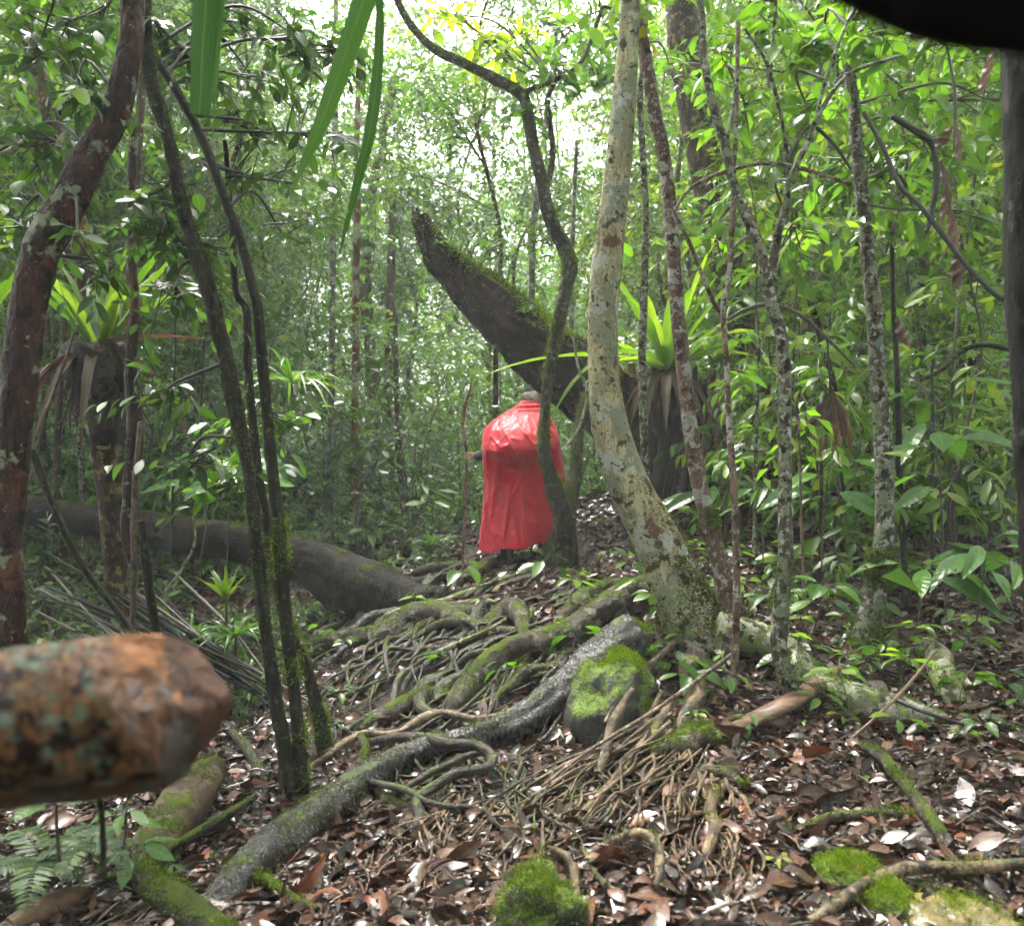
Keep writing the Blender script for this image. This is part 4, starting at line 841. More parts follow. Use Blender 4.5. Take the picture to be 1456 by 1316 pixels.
lying('fallen_branch', 'thin straight twig slanting down from the pale upright root', 'branch', [(1330,925,4,.28),(1290,975,5,.2),(1250,1015,5,.12),(1210,1050,4,.04)], 'plank', seed=99, sides=6, amp=.05)
lying('dead_stub', 'short black dead stub below the torn right edge of the poncho', 'stub', [(777,722,4,.42),(774,742,14,.30),(776,762,22,.2),(780,785,26,.10),(772,806,30,.04)], 'log', seed=100, sides=14, amp=.3)
rng = np.random.default_rng(51); ch = []
for k in range(28):                                                       # heap of long bare sticks behind the cut log
    a = rng.random(); u0 = 40+a*180+rng.normal(0, 30); v0 = 830+a*10+rng.normal(0, 22); u1 = 300+a*140+rng.normal(0, 25); v1 = 960+a*60+rng.normal(0, 22)-k*.5
    d0, d1 = 6.6+rng.normal(0, .25), 5.3+rng.normal(0, .2); w = rng.uniform(1.8, 6)
    p0, p1 = P(u0, v0, d0), P(u1, v1, d1); p0[2] = max(p0[2], hz(p0[0], p0[1])+.02); p1[2] = max(p1[2], hz(p1[0], p1[1])+.02)
    s = (p0+p1)/2+rng.normal(0, .03, 3); s[2] = max(s[2], hz(s[0], s[1])+.03)
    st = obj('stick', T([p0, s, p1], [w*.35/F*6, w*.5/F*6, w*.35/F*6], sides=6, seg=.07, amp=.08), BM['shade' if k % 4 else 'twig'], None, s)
    tag(st, 'bare brown stick in the heap of parallel sticks behind the cut log', 'stick', 'sticks heaped behind the cut log')
# ------------------------------------------------------------------ the walker
gB = G(735, 795); PB = P(735, 795, 8.1); PB[2] = hz(PB[0], PB[1]); SCL = 8.1/F
def W(X, Y, y=0.0):                     # X, Y: pixels of the enlarged crop of the walker (4.386 x, corner 640, 530) -> local metres
    return np.array([(640+X/4.386-735)*SCL, y, (795-(530+Y/4.386))*SCL])
per = thing('person', 'bent walker in a red rain poncho over a backpack, seen from behind, holding a stick', 'person', PB)
def skin(name, chains, mat, parent, sub=2):
    vs, es, rs = [], [], []
    for ch in chains:
        prev = ch.get('at')
        for (p, r) in ch['p']:
            vs.append(tuple(p)); rs.append(r); k = len(vs)-1
            if prev is not None: es.append((prev, k))
            prev = k
            if 'name' in ch: pass
        ch['end'] = prev
    me = bpy.data.meshes.new(name); me.from_pydata(vs, es, []); me.materials.append(mat)
    o = bpy.data.objects.new(name, me); COL.objects.link(o); o.parent = parent
    md = o.modifiers.new('skin', 'SKIN'); md.use_smooth_shade = True
    if not me.skin_vertices: me.skin_vertices.new(name='')
    for k, r in enumerate(rs): me.skin_vertices[0].data[k].radius = (r, r)
    me.skin_vertices[0].data[0].use_root = True
    ss = o.modifiers.new('sub', 'SUBSURF'); ss.levels = sub; ss.render_levels = sub
    return o
hand = W(112, 486, .22)
body = [dict(p=[((0, .0, .90), .15), ((.0, .02, 1.02), .14), ((.02, .06, 1.17), .16), ((.04, .13, 1.30), .15), ((.08, .19, 1.38), .07), ((.115, .24, 1.44), .055), ((.135, .27, 1.50), .095), ((.14, .30, 1.545), .07)]),
 dict(at=3, p=[((-.16, .13, 1.30), .06), ((-.23, .14, 1.24), .05), ((-.265, .16, 1.03), .042), ((-.34, .2, .995), .033), (tuple(hand+[.055, 0, 0]), .024), (tuple(hand+[.03, 0, 0]), .026)]),
 dict(at=3, p=[((.24, .13, 1.27), .06), ((.30, .14, 1.2), .05), ((.35, .16, .98), .042), ((.37, .3, .9), .03), ((.36, .36, .88), .026)]),
 dict(at=0, p=[((-.10, 0, .84), .09), ((-.10, .03, .48), .06), ((-.09, -.02, .12), .045), ((-.09, .05, .04), .045)]),
 dict(at=0, p=[((.10, 0, .84), .09), ((.10, .05, .50), .06), ((.09, .02, .14), .045), ((.09, .09, .06), .045)])]
k0 = 8+5      # index of the palm vertex
# five fingers closing round the stick, each rooted in the palm
for q in range(4):
    z = .026-.017*q; L = (.9, 1.0, .95, .78)[q]
    body.append(dict(at=k0, p=[(tuple(hand+[.012, -.012, z]), .009), (tuple(hand+[-.012*L, -.027, z]), .0085), (tuple(hand+[-.036*L, -.020, z-.003]), .008), (tuple(hand+[-.040*L, .004, z-.004]), .0072)]))
body.append(dict(at=k0, p=[(tuple(hand+[.012, .012, .028]), .010), (tuple(hand+[-.010, .022, .034]), .009), (tuple(hand+[-.030, .016, .030]), .008)]))
skin('body', body, BM['skin'], per)
# dark jacket sleeve
obj('sleeve', [(v+0, f, a) for v, f, a in T([PB+[-.2, .12, 1.24], PB+[-.262, .15, 1.05], PB+[-.32, .18, .995], PB+hand+[.065, 0, .002]], [.07, .062, .05, .040], sides=16, seg=.012, amp=.10, freq=30)], BM['jacket'], per)
obj('sleeve', T([PB+[.25, .12, 1.24], PB+[.33, .13, 1.05], PB+[.37, .2, .95], PB+[.37, .3, .9]], [.07, .06, .05, .04], sides=14, seg=.02, amp=.10, freq=30), BM['jacket'], per)
for s in (-1, 1):
    x = s*.09; yo = .0 if s < 0 else .04; zo = .0 if s < 0 else .02
    obj('trouser_leg', T([PB+[s*.1, .02, .75], PB+[s*.1, .02, .5], PB+[x, -.02+yo, .15+zo]], [.10, .085, .072], sides=16, seg=.02, amp=.1, freq=18), BM['jacket'], per)
    bt = T([PB+[x, -.02+yo, .24+zo], PB+[x, -.02+yo, .10+zo], PB+[x, -.01+yo, .055+zo], PB+[x, .06+yo, .045+zo], PB+[x, .15+yo, .04+zo]], [.066, .060, .062, .055, .04], sides=16, seg=.012, amp=.04)
    bo = obj('boot', bt, BM['boot'], per)
    obj('sole', T([PB+[x, -.075+yo, .012+zo], PB+[x, -.03+yo, .010+zo], PB+[x, .08+yo, .010+zo], PB+[x, .18+yo, .014+zo]], [.03, .052, .05, .03], sides=12, seg=.02, amp=.0, flat=.35), BM['black'], bo)
# hair
hc, HV, HD = blob_mesh(PB+[.137, .262, 1.492], (.104, .11, .108), 5, 48, .07, 3)
obj('hair', [hc], BM['hair'], per)
ch = []; rg = np.random.default_rng(3)
for k in range(220):
    i = rg.integers(len(HV)); p = HV[i]; n_ = HD[i]
    if n_[2] < -.5: continue
    e = p+n_*.012+np.array([rg.normal(0, .012), -.006, -.03]); ch += T([p-n_*.004, (p+e)/2+n_*.008, e], [.0016, .0014, .0008], sides=3, seg=.02, amp=0, cap=False)
obj('hair_strands', ch, BM['hair'], per)
# poncho
prof = [  # Y of the crop, left X, right X, back y, front y (metres, - = towards the viewer)
 (118,452,560,.20,.36),(150,425,572,.12,.37),(175,395,585,.06,.38),(205,345,600,-.02,.38),(250,285,632,-.13,.37),(300,228,655,-.22,.34),(350,206,668,-.29,.32),(400,202,676,-.335,.31),(440,200,670,-.355,.30),(470,204,662,-.345,.29),(492,205,655,-.325,.29),(512,206,650,-.295,.29),(540,205,644,-.255,.28),(580,207,640,-.215,.28),(640,210,634,-.185,.28),(720,210,628,-.175,.28),(800,205,634,-.175,.28),(880,200,642,-.185,.29),(960,194,642,-.20,.30),(1040,186,625,-.215,.31),(1122,180,600,-.23,.32)]
pr = np.array(prof, float); zz = (795-(530+pr[:, 0]/4.386))*SCL
xl = (640+pr[:, 1]/4.386-735)*SCL; xr = (640+pr[:, 2]/4.386-735)*SCL
M, N = 190, 260
cc = catmull(np.stack([xl*0+zz, xl, xr], 1), M); ccy = catmull(np.stack([zz, pr[:, 3], pr[:, 4]], 1), M)
z_ = cc[:, 0]; XL, XR = cc[:, 1], cc[:, 2]; YB = np.interp(z_[::-1], ccy[::-1, 0], ccy[::-1, 1])[::-1]; YF = np.interp(z_[::-1], ccy[::-1, 0], ccy[::-1, 2])[::-1]
th = np.linspace(0, 2*np.pi, N, endpoint=False)           # 0 = right, -pi/2 = towards the viewer
C_, S_ = np.cos(th), np.sin(th); px_ = np.sign(C_)*np.abs(C_)**.85; py_ = np.sign(S_)*np.abs(S_)**.85
mx, hx, my, hy = (XL+XR)/2, (XR-XL)/2, (YB+YF)/2, (YF-YB)/2
tz = np.clip((1.06-z_)/.95, 0, 1)[:, None]
q3 = np.stack([np.tile(th*1.4, (M, 1)), np.repeat(z_[:, None]*.9, N, 1), np.zeros((M, N))], -1)
wv = (np.sin(th*7+fbm(q3, 2, 1)*3.2)+.6*np.sin(th*12+1.3+2.2*fbm(q3*1.4, 2, 3)))
fold = tz**1.1*.019*np.sign(wv)*np.abs(wv)**1.3
diag = np.stack([np.tile(th, (M, 1))*3.0+z_[:, None]*5.5, np.tile(th, (M, 1))*1.2-z_[:, None]*3.5, z_[:, None]*2+0*th[None]], -1)
cr = 1-np.abs(fbm(diag, 2, 9))*2.4; cr2 = 1-np.abs(fbm(diag[..., [1, 0, 2]]*np.array([2.2, .8, 1])+4, 2, 15))*2.6
fold += .011*np.clip(cr, 0, 1)**2+.006*np.clip(cr2, 0, 1)**2
k = 1+fold/np.maximum(hx, .1)[:, None]
Vx = mx[:, None]+hx[:, None]*px_[None]*np.where(np.abs(C_)[None] > .93, 1+(k-1)*.4, k); Vy = my[:, None]+hy[:, None]*py_[None]*k
# neck bunching, backpack edge, corner of the pack at the left
nb = np.exp(-((z_-1.44)/.06)**2)[:, None]; Vy = Vy-nb*.018*np.sin(z_[:, None]*130+np.sin(th*2)*1.5+th*1.5)
back = np.clip(-S_, 0, 1)[None]**.8
lz = .955+.055*np.cos((Vx-.02)*9)*-1+.03*(Vx > .1)*0
under = np.exp(-((z_[:, None]-(lz-.035))/.030)**2)*back; Vy = Vy+.018*under
corner = np.exp(-(((Vx+.215)/.045)**2+((z_[:, None]-1.03)/.055)**2))*back; Vy = Vy-.045*corner
Vy = Vy+.03*np.exp(-(((Vx+.245)/.03)**2+((z_[:, None]-.95)/.12)**2))*back
for (cx, tilt, wd, am, zc, zl) in ((-.20,-.10,.018,-.035,.72,.3),(-.09,-.10,.016,-.03,.45,.3),(.02,.12,.02,.035,.30,.25),(.06,.05,.02,-.03,.30,.3),(.20,.02,.03,-.03,.55,.3),(-.27,.03,.015,.03,.45,.3),(-.02,-.45,.012,-.018,.66,.1),(.08,.5,.014,-.02,.60,.12),(.10,.7,.014,-.02,1.15,.1),(-.1,.5,.014,-.014,1.18,.12)):
    cxz = cx+tilt*(zc-z_[:, None]); Vy = Vy+am*np.exp(-((Vx-cxz)/wd)**2)*np.exp(-((z_[:, None]-zc)/zl)**2)*back
hem = .022*np.sin(th*2.5+.7)+.012*np.sin(th*6); Vz = z_[:, None]+tz**6*hem[None]*1.5+.105*tz**2
V = np.stack([Vx, Vy, Vz+0*Vx], -1)+PB
i, j = np.meshgrid(np.arange(M-1), np.arange(N), indexing='ij'); j2 = (j+1) % N
pf = np.stack([i*N+j, (i+1)*N+j, (i+1)*N+j2, i*N+j2], -1).reshape(-1, 4)
# drape over the right arm
fl = np.array([(250,612,640,.12),(300,626,668,.11),(350,634,682,.10),(400,640,690,.09),(470,640,702,.085),(540,640,716,.08),(600,643,724,.08),(650,655,724,.08),(690,672,714,.09)], float)
fc = catmull(fl, 60); sN = 26; s = np.linspace(0, 1, sN); X0 = (640+fc[:, 1]/4.386-735)*SCL; X1 = (640+fc[:, 2]/4.386-735)*SCL; Z0 = (265-fc[:, 0]/4.386)*SCL
FV = np.stack([X0[:, None]+(X1-X0)[:, None]*s, fc[:, 3][:, None]*0-.10+.26*s[None]**2+.018*np.sin(s*9+Z0[:, None]*6)*np.clip(1.2-Z0, 0, 1)[:, None]+0*Z0[:, None], Z0[:, None]-.03*np.sin(s*7)[None]*(fc[:, :1] > 640)], -1)+PB
i, j = np.meshgrid(np.arange(59), np.arange(sN-1), indexing='ij'); ff = np.stack([i*sN+j, (i+1)*sN+j, (i+1)*sN+j+1, i*sN+j+1], -1).reshape(-1, 4)
po = obj('poncho', [(V.reshape(-1, 3), pf, None), (FV.reshape(-1, 3), ff, None)], BM['cloth'], per)
sm = po.modifiers.new('cloth', 'SOLIDIFY'); sm.thickness = .004
# hiking stick
sp = [(112,-330,13),(124,0,15),(118,60,19),(95,130,17),(84,170,24),(76,250,19),(70,290,21),(80,340,17),(84,400,19),(95,440,19),(97,520,19),(95,600,20),(84,660,21),(80,720,22),(84,800,19),(88,880,20),(80,960,19),(76,1060,21),(72,1130,20)]
pts = [PB+W(a, b, .235-.05*(b/1100)) for a, b, w in sp]; rad = [w/4.386/2*SCL for a, b, w in sp]; pts = pts[1:]; rad = rad[1:]
zb = hz(pts[-1][0], pts[-1][1]); 
if pts[-1][2] > zb: pts.append(np.array([pts[-1][0], pts[-1][1], zb-.02])); rad.append(rad[-1])
st = obj('walking_stick', T(pts, rad, sides=12, seg=.012, amp=.2, freq=60, seed=8, elong=.2), BM['roottan'], None, pts[-1]); tag(st, 'crooked pale branch used as a walking stick, held in the left hand of the walker', 'walking stick')
# ------------------------------------------------------------------ background trees: prototypes, then copies
def proto_tree(seed, H, mat, ls, spread, bark, nsp=300, m=10, L=.55, zlo=1.4, tpl=TPL_LO, r0=.05, lean=.5):
    rng = np.random.default_rng(seed); t = thing('forest_tree', 'x', 'tree', (0, 0, 0))
    c = [np.array([0, 0, -.1])]
    for k in range(1, 7): c.append(np.array([rng.normal(0, .10*k)*lean+lean*.1*k, rng.normal(0, .10*k)*lean, H*k/6]))
    c = np.array(c); ch, V, D, cl = tube(c, np.linspace(r0, r0*.3, 7), sides=9, seg=.12, amp=.1, freq=9, seed=seed); ch = fix(ch)
    cen = []
    for k in range(int(H*1.5)):
        z = zlo+(H-zlo)*rng.random()**.8; a = cl[np.argmin(np.abs(cl[:, 2]-z))]; e = a+np.append(rng.normal(0, 1, 2)*spread*(.45+.55*math.sin(math.pi*min(1, z/H))), rng.uniform(.1, .8))
        ch += T([a, (a+e)/2+[0, 0, .1], e], [.016, .012, .005], sides=4, seg=.2, amp=0, cap=False); cen.append(e)
    cen = np.array(cen); q = cen[rng.integers(len(cen), size=nsp)]+rng.normal(0, .42, (nsp, 3))*np.array([1, 1, .6])
    lc, tc = sprays(q, rdir(nsp, rng, .1), L*rng.uniform(.6, 1.4, nsp), m, ls, .3, rng, .004, tpl, rnd=rng.random(nsp))
    obj('trunk', ch, BM[bark], t); obj('branches', [tc], BM['twig'], t); obj('crown', [lc], LM[mat+'_' if mat+'_' in LM else mat], t)
    return t
def place(protos, spots, label, group, used=set()):
    rng = np.random.default_rng(len(spots))
    for k, (x, y, s) in enumerate(spots):
        p = protos[k % len(protos)]
        o = p if p.name not in used else dup(p)
        used.add(p.name); o.location = (x, y, float(hz(x, y))-.02); o.rotation_euler = (0, 0, rng.uniform(0, 6.28)); o.scale = (s, s, s*rng.uniform(.9, 1.15))
        o['label'] = label; o['group'] = group
prL = [proto_tree(100, 7.5, 'far', .085, .9, 'hazy', 600, zlo=1), proto_tree(101, 8.5, 'far', .10, 1.1, 'brown', 640, lean=.8, zlo=1), proto_tree(102, 6.5, 'mid', .075, .8, 'speckle', 560, zlo=.8)]
prR = [proto_tree(110, 8.5, 'bright', .11, .95, 'speckle', 460), proto_tree(111, 10, 'mid', .12, 1.1, 'brown', 500), proto_tree(112, 7.5, 'bright', .095, .8, 'hazy', 520)]
prF = [proto_tree(120, 17, 'far', .17, 1.9, 'hazy', 520, 10, .9, 2, r0=.11), proto_tree(121, 20, 'far', .18, 2.2, 'hazy', 560, 10, .9, 3, r0=.13), proto_tree(122, 15, 'mid', .16, 1.8, 'brown', 500, 10, .8, 2, r0=.10)]
rng = np.random.default_rng(77)
def scatter(n, y0, y1, f0, f1, s0, s1, mind, avoid=lambda x, y: False):
    out = []; tries = 0
    while len(out) < n and tries < n*60:
        tries += 1; y = math.sqrt(rng.uniform(y0*y0, y1*y1)); x = rng.uniform(f0, f1)*y
        if avoid(x, y) or any((x-a)**2+(y-b)**2 < mind**2 for a, b, _ in out): continue
        out.append((x, y, rng.uniform(s0, s1)))
    return out
core = lambda x, y: (abs(x/y+.13) < .12 and y < 17)                       # the mistier opening left of the walker
spotsL = scatter(26, 9.5, 18, -.66, -.0, .75, 1.15, 1.1, core)
place(prL, spotsL, 'slim leafy tree in the green undergrowth left of the walker', 'leafy trees left of the walker')
spotsR = scatter(30, 9.3, 19, .12, .68, .75, 1.15, 1.1, lambda x, y: y < 11 and x < 2.6)
spotsR += [(-4.6, 9.6, .8), (-5.6, 10.5, .9), (-3.9, 11.0, .8), (-6.2, 12, .9), (-4.9, 13, 1.0)]
place(prR, spotsR, 'slim bright leaved tree in the middle distance', 'bright leafy trees')
spotsF = scatter(44, 18, 40, -.72, .72, .75, 1.2, 1.7, lambda x, y: abs(x/y+.04) < .20 and y < 36)
place(prF, spotsF, 'tall misty tree at the back of the forest', 'tall misty trees at the back')

# distinct far trunks
def bgtrunk(label, px, d, bark, name='background_tree', cat='tree', sides=12, amp=.08, cr=None, mat='far'):
    px = list(px); b = G(px[-1][0], min(px[-1][1]+0, 1200)) if False else None
    t, V, D, c = tree(name, label, cat, px, d, d, bark, sides, 1.0, .05, amp, 9, int(px[0][0]) % 50)
    if cr: crown(t, c, cr, mat, .11, TPL_LO, 'twig', 9, .5)
    return t
bgtrunk('slim trunk with pale and brown bands left of the walker', [(515,-80,7),(510,100,8),(507,230,9),(508,290,10),(506,400,11),(506,520,11),(504,640,11),(504,730,12),(503,800,13)], 11.0, 'banded', cr=[(500,60,60,11.5,16),(540,-10,60,11.5,12)])
bgtrunk('slim grey trunk standing left of the banded trunk', [(478,-80,7),(477,120,8),(474,300,9),(473,400,9),(472,520,10),(470,640,10),(466,800,12)], 12.0, 'hazy', cr=[(470,100,60,12.5,14)])
bgtrunk('brownish snapped thin trunk between the banded trunk and the walking stick', [(560,430,3),(562,455,7),(563,520,8),(565,600,8),(570,680,8),(578,800,9)], 11.6, 'brown')
bgtrunk('dark leaning trunk in the mist above the banded trunk', [(560,120,10),(535,240,13),(522,330,16),(520,420,17),(528,520,17),(535,650,18),(540,820,20)], 16, 'brown', cr=[(560,130,70,16,16)])
bgtrunk('dark trunk in the mist just right of the banded trunk', [(560,260,9),(556,380,12),(553,500,13),(549,620,13),(548,800,14)], 15, 'brown')
bgtrunk('thin bare trunk in the mist between the broken trunk and the crooked tree', [(775,30,6),(790,60,6),(768,230,8),(758,330,9),(756,420,9),(752,520,10),(750,700,11)], 14, 'hazy')
tt = bgtrunk('thick tan mossy tree leaning behind the pinkish tree', [(960,-180,40),(965,-60,42),(972,60,44),(990,170,46),(1015,290,48),(1035,380,50),(1055,480,52),(1072,560,54),(1085,640,62),(1092,720,80)], 10.5, 'nest', sides=20, cr=[(930,20,100,11,14)], mat='bright')
bgtrunk('dark slim trunk behind the forked tree leaning right to left', [(1150,420,9),(1178,520,10),(1195,600,12),(1212,680,14),(1225,750,22)], 7.6, 'mossdark')
bgtrunk('thin dark pole rising close on the right side of the mossy tree', [(1268,330,6),(1270,430,7),(1275,520,8),(1278,620,9),(1281,720,9),(1290,860,10)], 6.0, 'mossdark', 'sapling', 'sapling')
bgtrunk('slender black pole with no leaves right of the mossy tree', [(1325,520,4),(1326,620,6),(1325,720,7),(1328,860,8)], 6.2, 'twigdark', 'sapling', 'sapling')
bgtrunk('thin sapling between the forked tree and the thin reddish sapling', [(1080,480,4),(1076,600,5),(1074,700,6),(1073,790,7)], 6.6, 'speckle', 'sapling', 'sapling', cr=[(1085,520,40,6.8,6),(1070,640,30,6.8,4)], mat='bright')
bgtrunk('slim green stemmed sapling in front of the litter between the forked and mossy trees', [(1133,560,3),(1137,640,4),(1140,760,4),(1146,900,5)], 5.4, 'roottan', 'sapling', 'sapling', cr=[(1140,600,26,5.5,3)], mat='bright')
bgtrunk('short dark pole left of the mossy tree rising out of the litter', [(1168,640,5),(1168,760,6),(1168,840,8)], 6.2, 'mossdark', 'sapling', 'sapling')
bgtrunk('crooked pale grey trunk near the right edge', [(1430,440,8),(1432,500,9),(1424,555,11),(1445,580,10),(1440,640,12),(1436,760,14)], 7.5, 'hazy')
bgtrunk('dark trunk in shade between the mossy tree and the right edge', [(1380,380,10),(1382,500,12),(1390,620,14),(1395,760,17)], 9, 'mossdark', cr=[(1380,420,50,9,8)], mat='bright')
bgtrunk('thin mossy tree behind the fallen log left of the slender stems', [(215,-60,10),(200,150,12),(190,300,13),(185,430,14),(183,560,14),(190,640,14),(188,760,15)], 6.8, 'brown', cr=[(230,200,60,7,10),(200,60,60,7,10)], mat='mid')
bgtrunk('pale slender trunk far at the left edge', [(28,240,6),(26,380,7),(26,560,8),(30,720,9)], 10, 'hazy')
bgtrunk('slender trunk in the mist right of the leaning tree', [(82,270,5),(78,400,6),(76,560,7),(80,760,8)], 11, 'hazy')
bgtrunk('vertical grey trunk far behind, right of the forked tree', [(1158,240,9),(1154,400,10),(1150,560,11),(1148,720,12)], 12, 'hazy')
bgtrunk('vertical brown trunk far behind, near the dead hanging leaves', [(1318,160,9),(1314,320,10),(1310,480,11),(1312,700,12)], 11, 'brown')
bgtrunk('narrow trunk far behind the pale tree on its left', [(820,200,5),(815,320,6),(812,420,7),(815,560,8)], 12, 'hazy')
lst = scatter(22, 12, 30, -.62, .62, 1, 1, .6)
pp = thing('pole_tree', 'thin bare pole like trunk in the misty background', 'tree', (0, 0, 0), 'pole trunks in the mist')
obj('trunk', T([[0, 0, -.2], [.05, 0, 2.4], [-.08, .05, 5], [.1, 0, 8], [.12, .1, 12]], [.055, .048, .042, .034, .02], sides=9, seg=.12, amp=.08, freq=9), BM['hazy'], pp)
place([pp], lst, 'thin bare pole like trunk in the misty background', 'pole trunks in the mist')

# shrubs of the undergrowth
def proto_shrub(seed, H, mat, ls, R, nsp=46, m=11, tpl=TPL_MID, L=.38):
    rng = np.random.default_rng(seed); t = thing('shrub', 'x', 'shrub', (0, 0, 0)); st = []; S = []
    for k in range(5):
        a = rng.uniform(0, 6.28); e = np.array([math.cos(a)*R*.7, math.sin(a)*R*.7, H*rng.uniform(.6, 1)])
        st += T([[0, 0, -.05], e*[.3, .3, .5], e], [.012, .009, .005], sides=5, seg=.1, amp=0); 
        for q in range(nsp//5): t_ = rng.uniform(.2, 1); S.append(e*[t_, t_, t_]+rng.normal(0, .16*R+.05, 3)*[1, 1, .7])
    S = np.array(S); d = nrm(S*[1, 1, .2]+rng.normal(0, .35, S.shape)); lc, tc = sprays(S, d, L*rng.uniform(.6, 1.3, len(S)), m, ls, .35, rng, .003, tpl)
    obj('stems', st+[tc], BM['twig'], t); obj('foliage', [lc], LM[mat+'_' if mat+'_' in LM else mat], t); return t
prS = [proto_shrub(201, 1.5, 'far', .07, .8), proto_shrub(202, 1.9, 'mid', .085, .9), proto_shrub(203, 1.0, 'mid', .06, .7, 60), proto_shrub(204, 2.4, 'far', .065, .8, 70)]
prS2 = [proto_shrub(211, .9, 'bright', .10, .6, 30, 8), proto_shrub(212, 1.4, 'mid', .12, .7, 34, 7), proto_shrub(213, .6, 'bright', .08, .5, 26, 8)]
spS = scatter(110, 9.6, 19, -.66, .04, .7, 1.25, .42, lambda x, y: (y < 10.4 and x > -4.2) )
place(prS, spS, 'leafy shrub in the dense undergrowth behind the fallen log and the walker', 'undergrowth shrubs at left and centre')
spS2 = scatter(60, 8.0, 17, .10, .68, .6, 1.2, .5, lambda x, y: (y < 10.6 and x < 2.0))
place(prS2, spS2, 'leafy shrub on the slope right of the stump', 'undergrowth shrubs at right')
spS3 = [(-4.4, 9.6, .8), (-3.6, 9.6, .8), (-3.0, 9.4, .6), (-2.6, 9.3, .9), (-2.1, 9.3, .8), (-1.6, 9.5, .6), (-5.4, 9.4, .8), (-1.2, 9.7, .5), (-3.3, 10.1, .6), (-.9, 9.6, .5), (.75, 10.6, .9), (.2, 10.8, .8), (1.1, 11.4, 1.0), (-.35, 10.4, .6)]
place([prS[2], prS[0], prS[1]], spS3, 'low dark green shrub right behind the fallen log', 'low shrubs behind the fallen log')

# leafy saplings of the middle distance
def proto_sapling(seed, H, mat, ls, n, tpl):
    rng = np.random.default_rng(seed); t = thing('leafy_sapling', 'x', 'sapling', (0, 0, 0)); c = np.array([[rng.normal(0, .05*k), rng.normal(0, .05*k), H*k/5-.05] for k in range(6)])
    ch, V, D, cl = tube(c, np.linspace(.016, .005, 6), sides=7, seg=.06, amp=.1); z = rng.uniform(.22, 1, n)*H; S = np.array([cl[np.argmin(np.abs(cl[:, 2]-q))] for q in z]); d = rdir(n, rng, .15)
    lc, tc = sprays(S, d, rng.uniform(.3, .75, n)*(1.15-.5*z/H), 8, ls, .35, rng, .004, tpl, start=.3)
    obj('trunk', fix(ch), BM['twig'], t); obj('branches', [tc], BM['twig'], t); obj('crown', [lc], LM[mat+'_' if mat+'_' in LM else mat], t); return t
T6 = leaf_tpl(5, 3, .36, .3, .5)
prP = [proto_sapling(301, 3.2, 'bright', .12, 34, T6), proto_sapling(302, 2.3, 'mid', .15, 24, T6), proto_sapling(303, 4.4, 'bright', .10, 52, T6), proto_sapling(304, 1.5, 'bright', .13, 16, T6)]
spP = scatter(46, 5.9, 10.5, .20, .62, .75, 1.15, .34, lambda x, y: (y < 7.2 and x/y < .34) or (y < 9.2 and x/y < .22))
place(prP, spP, 'leafy green sapling in the undergrowth right of the pale tree', 'leafy saplings at right')
prQ = [proto_sapling(311, 3.0, 'mid', .11, 34, T6), proto_sapling(312, 2.0, 'dark', .12, 26, T6), proto_sapling(313, 4.2, 'mid', .09, 56, T6)]
spQ = scatter(26, 9.1, 12.5, -.64, -.16, .75, 1.15, .45)
place(prQ, spQ, 'leafy green sapling in the undergrowth behind the slender stems', 'leafy saplings at left')
prD = [proto_shrub(321, .55, 'dark', .07, .45, 40, 9), proto_shrub(322, .4, 'mid', .06, .4, 34, 9)]
place(prD, [(-2.9, 5.6, 1), (-2.5, 6.1, 1), (-2.1, 5.4, .8), (-1.9, 6.2, .9), (-3.2, 6.4, 1.1), (-1.55, 5.7, .7), (-2.7, 5.0, .8), (-3.5, 5.9, 1), (-2.3, 6.3, .6), (-3.6, 6.9, 1.2), (-2.9, 6.8, 1.1), (-2.2, 6.7, 1.0), (-1.8, 6.6, .8), (-2.6, 7.3, 1.0), (-3.9, 7.5, 1.2), (-2.0, 5.9, .9), (-2.6, 5.7, .9)], 'small dark bush growing over the heap of sticks', 'small bushes around the stick heap')

